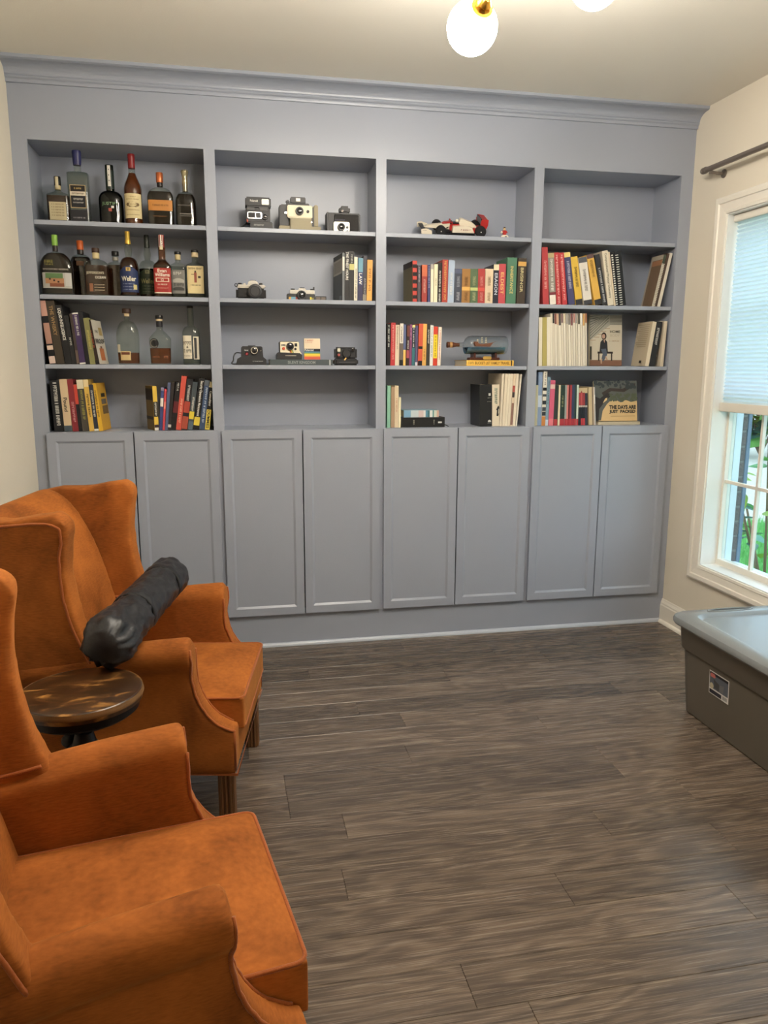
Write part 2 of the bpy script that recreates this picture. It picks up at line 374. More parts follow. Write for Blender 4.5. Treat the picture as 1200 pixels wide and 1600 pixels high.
for i in range(20): obj('louver', box(BM(), .012, .02, -.09, .22, .1 + i * .085, .16 + i * .085), mat('shutter_paint'), sh)
# broad-leaved shrub
LEAF = [mat('leaf_%d' % i, c, .45, noise=.15, nscale=10) for i, c in enumerate(((130, 184, 96), (176, 200, 96), (92, 146, 124), (118, 176, 116)))]
def leaf_mesh():
    bm = BM(); L = 9; rows = []
    for i in range(L):
        t = i / (L - 1); w = .33 * math.sin(PI * t ** .8) * (1 - .25 * t) + .004; z = -.18 * t * t
        rows.append([bm.verts.new((t, -w, z + .06 * w)), bm.verts.new((t, 0, z)), bm.verts.new((t, w, z + .06 * w))])
    for a, b_ in zip(rows[:-1], rows[1:]):
        for k in range(2): bm.faces.new((a[k], a[k + 1], b_[k + 1], b_[k]))
    r = bmesh.ops.solidify(bm, geom=bm.faces[:], thickness=.006)
    return bm
lms = []
for i in range(4):
    me = bpy.data.meshes.new('leaf'); t = leaf_mesh(); t.to_mesh(me); t.free(); me.materials.append(LEAF[i]); me.polygons.foreach_set('use_smooth', [True] * len(me.polygons)); lms.append(me)
def shrub(loc, label, nb, nl, hgt, size, seed):
    r = random.Random(seed); s = thing('leafy_shrub', label, 'shrub', loc, group='shrubs outside the window')
    for b_ in range(nb):
        a = r.random() * 6.28; tip = Vector((math.cos(a) * .35 * hgt, math.sin(a) * .35 * hgt, hgt * (.55 + .45 * r.random())))
        pts = [Vector((0, 0, 0)), tip * .5 + Vector((0, 0, .08)), tip]
        br = obj('branch', tube(BM(), pts, [.012, .008, .004], 6), mat('bark', (110, 88, 66), .8), s)
        for k in range(nl):
            t = .25 + .75 * r.random(); p = pts[1] * (1 - abs(2 * t - 1)) + (pts[2] if t > .5 else pts[0]) * abs(2 * t - 1)
            o = bpy.data.objects.new('leaf', lms[r.randrange(4)]); COL.objects.link(o); o.parent = br
            sz = size * (.6 + .6 * r.random())
            o.matrix_local = Matrix.Translation(p) @ Matrix.Rotation(r.random() * 6.28, 4, 'Z') @ Matrix.Rotation(.6 * (r.random() - .3), 4, 'Y') @ Matrix.Rotation(r.random() - .5, 4, 'X') @ Matrix.Scale(sz, 4)
shrub((4.86, 1.12, -.3), 'leafy shrub with broad leaves close outside the window', 5, 7, 1.5, .17, 5)
shrub((11.2, 9.6, -.3), 'broad green shrub at the far side of the lawn', 12, 12, 2.6, .6, 8)
shrub((14.2, 13.4, -.3), 'tall dark shrub farthest beyond the lawn', 12, 12, 4.6, .8, 9)
for i, (x, y, hh, lab) in enumerate(((10.2, 4.6, 2.4, 'rounded green shrub behind the lawn beside the tall one'), (10.6, 1.6, 2.8, 'wide green shrub straight across the lawn'), (10.2, -1.6, 2.5, 'bushy green shrub at the near end of the lawn'))):
    shrub((x, y, -.3), lab, 12, 12, hh, .62, 20 + i)
# ================================================================ BUILT-IN BOOKCASES
X0, PITCH, OW = .10, .80, .7502
ZTOP, ZBOT = 2.3975, 1.121
SHELF = (2.067, 1.745, 1.433)
sur = thing('bookcase_surround', 'grey-blue painted face frame joining the four bookcases', 'face frame', (XL, 0, 0))
def sp(nm, *b, **k):
    o = obj(nm, box(BM(), *b, **k), PAINT, sur); o.location = (-XL, 0, 0); return o
sp('header_board', XL, XR, 0, .018, ZTOP, 2.66)
ends = [XL] + [X0 + PITCH * i for i in range(4)]
sp('stile', XL, X0, 0, .018, .20, ZTOP); sp('stile', X0 + 3 * PITCH + OW, XR, 0, .018, .20, ZTOP)
for i in range(3): sp('stile', X0 + PITCH * i + OW, X0 + PITCH * (i + 1), 0, .018, .20, ZTOP)
sp('base_board', XL, XR, 0, .018, 0.0, .20)
def molding_frame(bm, x0, x1, z0, z1, w, ya, yb):
    """sloped sticking between door frame (at ya) and recessed panel (at yb)"""
    o_ = [bm.verts.new((x, ya, z)) for x, z in ((x0, z0), (x1, z0), (x1, z1), (x0, z1))]
    i_ = [bm.verts.new((x, yb, z)) for x, z in ((x0 + w, z0 + w), (x1 - w, z0 + w), (x1 - w, z1 - w), (x0 + w, z1 - w))]
    for k in range(4): bm.faces.new((o_[k], o_[(k + 1) % 4], i_[(k + 1) % 4], i_[k]))
    return bm
POS = ('bookcase holding the whisky bottles', 'bookcase holding the instant cameras', 'bookcase holding the toy racing car', 'bookcase nearest the window')
for i in range(4):
    xa = X0 + PITCH * i; xb = xa + OW
    u = thing('bookcase', 'grey-blue built-in ' + POS[i], 'bookcase', (xa, 0, 0), group='four built-in bookcases')
    def bp(nm, *b, parent=u, **k):
        o = obj(nm, box(BM(), *b, **k), PAINT, parent); 
        if parent is u: o.location = (-xa, 0, 0)
        return o
    bp('side_panel', xa - .024, xa - .010, .0185, .285, .19, ZTOP); bp('side_panel', xb + .010, xb + .024, .0185, .285, .19, ZTOP)
    bp('back_panel', xa - .0098, xb + .0098, .282, .294, .19, ZTOP)
    bp('top_panel', xa - .0098, xb + .0098, .0185, .282, ZTOP, ZTOP + .018); bp('bottom_panel', xa - .0098, xb + .0098, .0185, .282, ZBOT - .02, ZBOT)
    bp('bottom_edge', xa + .0003, xb - .0003, .0005, .0185, ZBOT - .02, ZBOT)
    for z in SHELF: bp('shelf_edge', xa + .0008, xb - .0008, .010, .0188, z - .0195, z, bev=.001, seg=1)
    for z in SHELF: bp('shelf', xa - .0095, xb + .0095, .0188, .281, z - .0195, z, bev=.0012, seg=1)
    for s in (0, 1):
        dw = .3862; da = xa - .0115 + s * (dw + .006); db = da + dw; z0, z1 = .1742, 1.1186; f = .039
        bm = BM(); y0, y1 = -.020, -.0015
        box(bm, da, da + f, y0, y1, z0, z1); box(bm, db - f, db, y0, y1, z0, z1); box(bm, da + f, db - f, y0, y1, z0, z0 + f); box(bm, da + f, db - f, y0, y1, z1 - f, z1)
        d = obj('door', bm, PAINT, u); d.location = (-xa, 0, 0)
        obj('door_panel', box(BM(), da + f, db - f, -.0131, -.006, z0 + f, z1 - f), PAINT, d)
        obj('door_molding', molding_frame(BM(), da + f, db - f, z0 + f, z1 - f, .0105, -.0200, -.0132), PAINT, d)
# ================================================================ CHANDELIER
BRASS = mat('brass', (212, 160, 70), .22, 1.0)
hub = Vector((1.675, -1.86, 2.50))
ch = thing('chandelier', 'brass ceiling light with white glowing glass globes', 'ceiling light', tuple(hub) [:2] + (ZC,))
inv = T(hub.x, hub.y, ZC).inverted()
def cp_(nm, bm, m, parent=ch, sm=True):
    o = obj(nm, bm, m, parent)
    if sm: auto_smooth(o, 50)
    o.matrix_parent_inverse = inv if parent is ch else Matrix.Identity(4); return o
cp_('canopy', lathe(BM(), [(.062, ZC), (.062, ZC - .012), (.05, ZC - .022), (.012, ZC - .026)], hub.x, hub.y, 28), BRASS)
cp_('stem', cyl(BM(), (hub.x, hub.y, ZC - .02), hub, .008), BRASS)
cp_('hub', ball(BM(), hub, .032, 20, 14, (1, 1, 1.2)), BRASS)
GLOBE = mat('globe_glass', (255, 247, 234), .3, emit=GLOBE_STR)
GR = .0725
for g in [(1.648, -1.50, 2.385), (2.02, -1.50, 2.536), (1.315, -1.68, 2.53), (1.33, -2.05, 2.42), (1.69, -2.23, 2.53), (2.01, -2.06, 2.40)]:
    g = Vector(g); d = (hub - g).normalized(); s0 = g + d * (GR - .004)
    a = cp_('arm', cyl(BM(), g + d * (GR + .03), hub, .006, seg=10), BRASS)
    mx, L = align(s0, s0 + d)
    cp_('socket', lathe(BM(), [(.030, 0), (.032, .004), (.032, .010), (.024, .012), (.020, .022), (.022, .026), (.012, .040), (.007, .044)], seg=24, mx=mx), BRASS, a)
    cp_('globe', ball(BM(), g, GR, 28, 18), GLOBE, a)
# ================================================================ ARMCHAIRS
def velvet():
    m = bpy.data.materials.new('orange_velvet'); m.use_nodes = True; nt = m.node_tree; N = nt.nodes; L = nt.links; b = N['Principled BSDF']
    tc = N.new('ShaderNodeTexCoord')
    def noise(s, sc, d, dist=0.):
        mp = N.new('ShaderNodeMapping'); mp.inputs['Scale'].default_value = sc; L.new(tc.outputs['Object'], mp.inputs[0])
        n = N.new('ShaderNodeTexNoise'); n.inputs['Scale'].default_value = s; n.inputs['Detail'].default_value = d; n.inputs['Distortion'].default_value = dist; L.new(mp.outputs[0], n.inputs['Vector']); return n.outputs['Fac']
    big = noise(5., (1, 1, 1), 3, .8); fine = noise(60., (1, 1, 5), 4)
    a = N.new('ShaderNodeMath'); a.operation = 'MULTIPLY_ADD'; a.inputs[1].default_value = .35; L.new(fine, a.inputs[0])
    s = N.new('ShaderNodeMath'); s.operation = 'MULTIPLY'; s.inputs[1].default_value = .75; L.new(big, s.inputs[0]); L.new(s.outputs[0], a.inputs[2])
    cr = N.new('ShaderNodeValToRGB'); e = cr.color_ramp.elements; e[0].position = .33; e[0].color = (*lin((110, 58, 19)), 1); e[1].position = .75; e[1].color = (*lin((172, 100, 41)), 1); L.new(a.outputs[0], cr.inputs[0])
    L.new(cr.outputs[0], b.inputs['Base Color']); b.inputs['Roughness'].default_value = .82; b.inputs['Specular IOR Level'].default_value = .2
    b.inputs['Sheen Weight'].default_value = .22; b.inputs['Sheen Roughness'].default_value = .35; b.inputs['Sheen Tint'].default_value = (*lin((240, 176, 96)), 1)
    bp = N.new('ShaderNodeBump'); bp.inputs['Strength'].default_value = .12; bp.inputs['Distance'].default_value = .004; L.new(fine, bp.inputs['Height']); L.new(bp.outputs[0], b.inputs['Normal'])
    return m
VELVET = velvet(); PIPE = mat('orange_piping', (150, 78, 26), .8, sheen=.2, bump=.2, bscale=300)
LEGW = mat('leg_wood', (104, 70, 40), .45, noise=.25, nscale=12, stretch=(6, 6, 1))
def soften(bm, voxel=.011, it=8):
    """closed rough solids -> one upholstered skin"""
    me = bpy.data.meshes.new('tmp'); bm.to_mesh(me); bm.free(); o = bpy.data.objects.new('tmp', me); COL.objects.link(o)
    r = o.modifiers.new('r', 'REMESH'); r.mode = 'VOXEL'; r.voxel_size = voxel
    s = o.modifiers.new('s', 'SMOOTH'); s.factor = .5; s.iterations = it
    dg = bpy.context.evaluated_depsgraph_get(); res = bpy.data.meshes.new_from_object(o.evaluated_get(dg))
    bpy.data.objects.remove(o); bpy.data.meshes.remove(me); res.materials.clear(); res.polygons.foreach_set('use_smooth', [True] * len(res.polygons))
    return res
def curve_pts(pts, n=6):
    """Catmull-Rom through points"""
    P = [Vector(p) for p in pts]; P = [P[0] * 2 - P[1]] + P + [P[-1] * 2 - P[-2]]; out = []
    for i in range(1, len(P) - 2):
        a, b, c, d = P[i - 1:i + 3]
        for k in range(n):
            t = k / n; out.append(.5 * ((2 * b) + (c - a) * t + (2 * a - 5 * b + 4 * c - d) * t * t + (3 * b - a - 3 * c + d) * t ** 3))
    out.append(P[-2]); return out
# side outline (X, Z): X = 0 at the front rail, negative towards the back
ARMC = curve_pts([(.004, 0, .352), (-.022, 0, .360), (-.062, 0, .388), (-.098, 0, .440), (-.116, 0, .505), (-.118, 0, .565)], 5)
def chair_meshes():
    M = {}
    bm = BM(); w0, w1 = .312, .275
    r0 = [bm.verts.new(p) for p in ((0, -w0, .205), (0, w0, .205), (-.70, w1, .205), (-.70, -w1, .205))]; r1 = [bm.verts.new((v.co.x, v.co.y, .345)) for v in r0]
    ring_faces(bm, [r0, r1]); bmesh.ops.recalc_face_normals(bm, faces=bm.faces); M['seat_base'] = soften(bm, .012, 5)
    # cushion: crowned box
    bm = BM(); nx, ny = 18, 16; grid = []
    def ch_(u, v, top):
        x = -.585 + .605 * u; y = -.243 + .486 * v
        ex = min(u, 1 - u) / .5; ey = min(v, 1 - v) / .5
        cr = (1 - (1 - min(1, ex * 1.6)) ** 3) * (1 - (1 - min(1, ey * 1.6)) ** 3)
        return (x, y, (.424 + .022 * cr) if top else .318)
    for top in (1, 0): grid.append([[bm.verts.new(ch_(i / nx, j / ny, top)) for j in range(ny + 1)] for i in range(nx + 1)])
    for g, fl in ((grid[0], 0), (grid[1], 1)):
        for i in range(nx):
            for j in range(ny):
                q = [g[i][j], g[i + 1][j], g[i + 1][j + 1], g[i][j + 1]]; bm.faces.new(q[::-1] if fl else q)
    per = [(i, 0) for i in range(nx)] + [(nx, j) for j in range(ny)] + [(i, ny) for i in range(nx, 0, -1)] + [(0, j) for j in range(ny, 0, -1)]
    for k in range(len(per)):
        a, b = per[k], per[(k + 1) % len(per)]; bm.faces.new((grid[1][a[0]][a[1]], grid[1][b[0]][b[1]], grid[0][b[0]][b[1]], grid[0][a[0]][a[1]]))
    bmesh.ops.recalc_face_normals(bm, faces=bm.faces); M['cushion'] = soften(bm, .009, 4)
    # arms
    for nm, s in (('armL', 1), ('armR', -1)):
        bm = BM()
        out = [(0, .205), (.004, .335)] + [(p.x, p.z) for p in ARMC] + [(-.125, .60), (-.64, .565), (-.70, .55), (-.70, .205)]
        prism(bm, out, 'y', s * .245, s * .318)
        # rolled top, rising to the front
        pts = [(-.118, s * .296, .592), (-.30, s * .298, .575), (-.48, s * .298, .552), (-.66, s * .292, .54)]
        tube(bm, curve_pts(pts, 4), .050, 16)
        bmesh.ops.recalc_face_normals(bm, faces=bm.faces); M[nm] = soften(bm, .010, 7)
        # wings
        bm = BM()
        front = curve_pts([(-.470, 0, 1.022), (-.444, 0, 1.004), (-.436, 0, .975), (-.447, 0, .91), (-.450, 0, .82), (-.432, 0, .70), (-.405, 0, .62), (-.385, 0, .575)], 5)
        outl = [(p.x, p.z) for p in front] + [(-.52, .545), (-.68, .545), (-.79, .94), (-.77, .985), (-.70, 1.0), (-.60, 1.0), (-.53, 1.014)]
        prism(bm, outl, 'y', s * .256, s * .336)
        for v in bm.verts:
            fl = max(0, min(1, (v.co.x + .80) / .38)); up = max(0, min(1, (v.co.z - .6) / .4)); v.co.y += s * (.004 + .022 * fl * up)
        M[nm.replace('arm', 'wing')] = soften(bm, .010, 7)
    # back: reclining slab with rolled crest
    bm = BM()
    inn = curve_pts([(-.455, 0, .36), (-.500, 0, .55), (-.555, 0, .76), (-.615, 0, .90), (-.675, 0, .975), (-.735, 0, 1.0), (-.79, 0, .975)], 5)
    prism(bm, [(p.x, p.z) for p in inn] + [(-.815, .90), (-.70, .205), (-.56, .205)], 'y', -.268, .268)
    for v in bm.verts:
        if v.co.x > -.70: v.co.x += 0
    M['backrest'] = soften(bm, .012, 8)
    return M
CM = chair_meshes()
TREES = {k: BVHTree.FromPolygons([v.co for v in m.vertices], [tuple(p.vertices) for p in m.polygons]) for k, m in CM.items()}
def snap(k, pts, off=.0015):
    out = []
    for p in pts:
        co, no, i, d = TREES[k].find_nearest(Vector(p)); out.append(co + no * off)
    return out
def leg_bm(x, y, front):
    bm = BM(); r = .021
    if front:
        prism(bm, [(x - r, y - r), (x + r, y - r), (x + r, y + r), (x - r, y + r)], 'z', 0, .215)
        for k in (-1, 0, 1):
            for ax in (0, 1):
                for sg in (-1, 1):
                    c = (x + k * .0125, y + sg * r) if ax else (x + sg * r, y + k * .0125)
                    cyl(bm, (c[0], c[1], .004), (c[0], c[1], .21), .0048, seg=8)
    else:
        q = [(x - r, y - r), (x + r, y - r), (x + r, y + r), (x - r, y + r)]
        r0 = [bm.verts.new((u - .05, v, 0)) for u, v in q]; r1 = [bm.verts.new((u, v, .215)) for u, v in q]; ring_faces(bm, [r0, r1])
    return bm
def armchair(label, loc, rz):
    c = thing('wingback_armchair', label, 'armchair', loc, math.radians(rz), 'pair of orange armchairs')
    def part(nm, me, m=VELVET, parent=c):
        o = obj(nm, me, m, parent); return o
    part('seat_base', CM['seat_base']); cu = part('seat_cushion', CM['cushion']); part('backrest', CM['backrest'])
    def loop(z, ins, x0, x1, w, rc=.03):
        pts = []
        for cx, cy, a0 in ((x1 - rc, w - rc, 0), (x0 + rc, w - rc, 90), (x0 + rc, -w + rc, 180), (x1 - rc, -w + rc, 270)):
            for k in range(5):
                a = math.radians(a0 + 22.5 * k); pts.append((cx + rc * math.cos(a), cy + rc * math.sin(a), z))
        return pts
    for z in (.4225, .327): obj('piping', tube(BM(), loop(z, 0, -.583, .0185, .2415, .022), .0042, 8, True), PIPE, cu, True)
    for s, k in ((1, 'L'), (-1, 'R')):
        a = part('arm', CM['arm' + k]); w = part('wing', CM['wing' + k])
        e = [(.006, s * .318, .22), (.008, s * .320, .30)] + [(p.x + .006, s * .330, p.z + .004) for p in ARMC] + [(-.110, s * .338, .590), (-.118, s * .330, .612)]
        obj('piping', tube(BM(), snap('arm' + k, e), .0042, 8), PIPE, a, True)
        e = [(p.x + .006, s * .236, p.z + .004) for p in ARMC[4:]] + [(-.112, s * .240, .590)]
        obj('piping', tube(BM(), snap('arm' + k, e), .0042, 8), PIPE, a, True)
        e = curve_pts([(-.70, s * .37, .985), (-.60, s * .37, .990), (-.51, s * .38, .996), (-.462, s * .38, .985), (-.450, s * .38, .955), (-.460, s * .38, .90), (-.464, s * .38, .82), (-.446, s * .37, .70), (-.420, s * .36, .62), (-.400, s * .36, .57)], 5)
        obj('piping', tube(BM(), snap('wing' + k, e), .0042, 8), PIPE, w, True)
        e = curve_pts([(-.405, s * .240, .612), (-.46, s * .240, .604), (-.53, s * .240, .598)], 6)
        obj('piping', tube(BM(), snap('wing' + k, e, .003), .0042, 8), PIPE, w, True)
    obj('base_piping', tube(BM(), [(-.69, .276, .207), (.002, .312, .207), (.004, -.312, .207), (-.69, -.276, .207)], .0045, 8), PIPE, c, True)
    for x, y, f in ((-.035, .275, 1), (-.035, -.275, 1), (-.65, .24, 0), (-.65, -.24, 0)): obj('leg', leg_bm(x, y, f), LEGW, c)
    return c
armchair('orange velvet wingback armchair with a black bag lying across it', (.962, -1.328, 0), -9.3)
armchair('orange velvet wingback armchair in front of the round side table', (.972, -2.437, 0), 9.5)
# ================================================================ BLACK BAG
NYL = mat('black_nylon', (33, 33, 36), .42, noise=.15, nscale=25, bump=.25, bscale=40)
p0, p1 = Vector((.580, -1.750, .690)), Vector((.706, -1.085, .702)); d = (p1 - p0); Lb = d.length
bag = thing('storage_bag', 'rumpled black nylon carry bag lying across the armchair arms', 'bag', tuple(p0))
mx, _ = align(p0, p1); mx = T(*(-p0)) @ mx
bm = BM(); rings = []; allv = []; nz, seg = 90, 64
def bag_r(t): return .0665 * (1.0 - .02 * t) * (1 + .10 * math.exp(-((t - .10) / .09) ** 2))
for i in range(nz + 1):
    t = i / nz; z = -.035 + (Lb + .035) * t; r = bag_r(t)
    if t < .07: r *= .62 + .38 * math.sin(PI / 2 * t / .07)
    if t > .965: r *= .86 + .14 * math.cos(PI / 2 * (t - .965) / .035)
    ring = []
    for k in range(seg):
        a = 2 * PI * k / seg; q = Vector((math.cos(a) * 1.3, math.sin(a) * 1.3, t * 5.2))
        rid = 1 - abs(mnoise.noise(q * 1.6)) * 2; big = mnoise.noise(q * .8 + Vector((3, 1, 7)))
        fold = 1 - abs(mnoise.noise(Vector((math.cos(a) * 2.2, math.sin(a) * 2.2, t * 11)) + Vector((9, 2, 4)))) * 2
        amt = .09 + .16 * max(0, 1 - t / .35)
        wob = 1 + amt * (rid - .5) * .8 + .06 * big + .055 * (fold - .5)
        for tb in (.38, .80): wob += -.07 * math.exp(-((t - tb) / .012) ** 2) + .02 * math.exp(-((t - tb - .03) / .02) ** 2)
        ring.append(bm.verts.new((r * wob * math.cos(a), r * wob * math.sin(a), z)))
    rings.append(ring); allv += ring
ring_faces(bm, rings); bmesh.ops.transform(bm, matrix=mx, verts=allv); bmesh.ops.recalc_face_normals(bm, faces=bm.faces)
obj('bag_body', bm, NYL, bag, True)
for t in (.38, .80):
    bm = BM(); r = bag_r(t) * .975; pts = [mx @ Vector((r * math.cos(2 * PI * k / 24), r * math.sin(2 * PI * k / 24), -.035 + (Lb + .035) * t)) for k in range(24)]
    obj('strap', tube(bm, pts, .0045, 6, True), mat('black_webbing', (24, 24, 26), .7, bump=.3, bscale=300), bag, True)
# ================================================================ ROUND SIDE TABLE
def table_wood():
    m = bpy.data.materials.new('worn_table_wood'); m.use_nodes = True; nt = m.node_tree; N = nt.nodes; L = nt.links; b = N['Principled BSDF']
    tc = N.new('ShaderNodeTexCoord'); mp = N.new('ShaderNodeMapping'); mp.inputs['Scale'].default_value = (9, 20, 9); mp.inputs['Rotation'].default_value = (0, 0, .2); L.new(tc.outputs['Object'], mp.inputs[0])
    n = N.new('ShaderNodeTexNoise'); n.inputs['Scale'].default_value = 1.7; n.inputs['Detail'].default_value = 6; n.inputs['Distortion'].default_value = .6; L.new(mp.outputs[0], n.inputs['Vector'])
    cr = N.new('ShaderNodeValToRGB'); e = cr.color_ramp.elements; e[0].position = .45; e[0].color = (*lin((50, 32, 17)), 1); e[1].position = .76; e[1].color = (*lin((176, 126, 64)), 1)
    k = e.new(.58); k.color = (*lin((78, 50, 25)), 1); L.new(n.outputs['Fac'], cr.inputs[0]); L.new(cr.outputs[0], b.inputs['Base Color']); b.inputs['Roughness'].default_value = .3
    return m
IRON = mat('cast_iron', (34, 33, 34), .45, .7, noise=.15, nscale=30)
tb = thing('side_table', 'small round worn wood side table on an iron pedestal', 'side table', (.533, -1.872, 0)); tz = .615
TW = table_wood()
auto_smooth(obj('table_top', lathe(BM(), [(.138, tz - .032), (.150, tz - .028), (.153, tz - .016), (.152, tz - .006), (.148, tz - .001), (.145, tz), (.001, tz)], seg=64), TW, tb), 35)
auto_smooth(obj('top_edge', lathe(BM(), [(.1485, tz - .0035), (.1515, tz - .002), (.1525, tz - .008), (.154, tz - .014), (.152, tz - .019)], seg=64, cap0=False, cap1=False), mat('worn_edge', (118, 86, 52), .35, noise=.4, nscale=14), tb), 60)
auto_smooth(obj('iron_band', lathe(BM(), [(.04, tz - .066), (.128, tz - .060), (.141, tz - .050), (.141, tz - .032), (.04, tz - .032)], seg=56), IRON, tb), 35)
auto_smooth(obj('screw_post', lathe(BM(), [(.014, .12), (.014, tz - .1), (.022, tz - .09), (.03, tz - .066)], seg=20), IRON, tb), 35)
auto_smooth(obj('collar', lathe(BM(), [(.02, .40), (.045, .41), (.05, .43), (.045, .455), (.03, .47), (.022, .50)], seg=28), IRON, tb), 35)
for k in range(2):
    a = 2.3 + PI * k
    auto_smooth(obj('hand_knob', ball(BM(), (.055 * math.cos(a), .055 * math.sin(a), .46), .03, 16, 10, (1, 1, .7)), IRON, tb), 60)
for k in range(4):
    a = .6 + PI / 2 * k; c, s = math.cos(a), math.sin(a)
    obj('leg', tube(BM(), curve_pts([(.02 * c, .02 * s, .42), (.06 * c, .06 * s, .36), (.085 * c, .085 * s, .2), (.115 * c, .115 * s, .06), (.135 * c, .135 * s, .007)], 4), [.014] * 17, 8), IRON, tb, True)
# ================================================================ STORAGE BIN
def rrect(bm, hx, hy, rc, z, cx=0, cy=0, n=6):
    out = []
    for sx, sy, a0 in ((1, 1, 0), (-1, 1, 90), (-1, -1, 180), (1, -1, 270)):
        for k in range(n + 1):
            a = math.radians(a0 + 90 * k / n); out.append(bm.verts.new((cx + sx * (hx - rc) + rc * math.cos(a), cy + sy * (hy - rc) + rc * math.sin(a), z)))
    return out
BIN = mat('bin_grey_plastic', (92, 86, 76), .42, bump=.03, bscale=250); LID = mat('lid_grey_plastic', (122, 126, 128), .26, bump=.02, bscale=150)
bn = thing('storage_bin', 'large grey plastic storage bin with lid under the window', 'storage bin', (2.985, -1.445, 0))
bm = BM(); rr_ = [(.200, .365, .035, 0), (.207, .374, .045, .006), (.213, .386, .05, .10), (.222, .400, .05, .272), (.229, .407, .05, .276), (.232, .410, .05, .283), (.238, .418, .05, .372)]
rr_ += [(.232, .412, .048, .372), (.214, .390, .045, .25), (.195, .36, .035, .012)]
ring_faces(bm, [rrect(bm, *r) for r in rr_]); auto_smooth(obj('body', bm, BIN, bn), 35)
bm = BM(); rl = [(.236, .416, .05, .373), (.258, .438, .062, .376), (.264, .444, .066, .384), (.265, .445, .066, .398), (.261, .441, .065, .408), (.250, .430, .06, .415), (.205, .365, .06, .420), (.199, .359, .058, .419), (.186, .345, .05, .408)]
ring_faces(bm, [rrect(bm, *r) for r in rl]); lid = auto_smooth(obj('lid', bm, LID, bn), 32)
bm = BM(); tube(bm, [(.105 * math.cos(a) * 1.0, .400 + .016 * math.sin(a), .4185) for a in [2 * PI * k / 28 for k in range(28)]], .0035, 6, True); obj('handle_rim', bm, LID, lid, True)
bm = BM(); tube(bm, [(.105 * math.cos(a), -.400 + .016 * math.sin(a), .4185) for a in [2 * PI * k / 28 for k in range(28)]], .0035, 6, True); obj('handle_rim', bm, LID, lid, True)
# paper sticker on the long side
st = T(-.2212, .124, .205) @ RZ(-90) @ RX(2.6)
lb = obj('sticker', rect(BM(), -.062, .062, -.048, .048, 0), flat((222, 220, 216)), bn, mw=st)
def stp(nm, c, bm): obj(nm, bm, flat(c), lb)
stp('sticker_print', (92, 100, 112), rect(BM(), -.058, .058, -.022, .044, -.0004)); stp('sticker_print', (24, 22, 30), rect(BM(), -.058, .058, .034, .044, -.0008))
stp('sticker_print', (214, 110, 104), poly(BM(), [(-.054, .03), (-.05, .04), (-.026, .04), (-.02, .03), (-.026, .024), (-.05, .024)], -.0012)); stp('sticker_print', (40, 36, 50), rect(BM(), -.058, .018, -.044, -.028, -.0004))
stp('sticker_print', (74, 74, 72), poly(BM(), [(-.034, .02), (.004, .008), (.004, -.02), (-.026, -.016)], -.0008)); stp('sticker_print', (112, 112, 116), poly(BM(), [(.004, .008), (.032, .014), (.03, -.016), (.004, -.02)], -.0008)); stp('sticker_print', (196, 186, 150), disc(BM(), -.044, -.012, .012, -.0010))
for k in range(7): stp('sticker_print', (60, 60, 60), rect(BM(), .026 + k * .004, .028 + k * .004, -.042, -.028, -.0004))
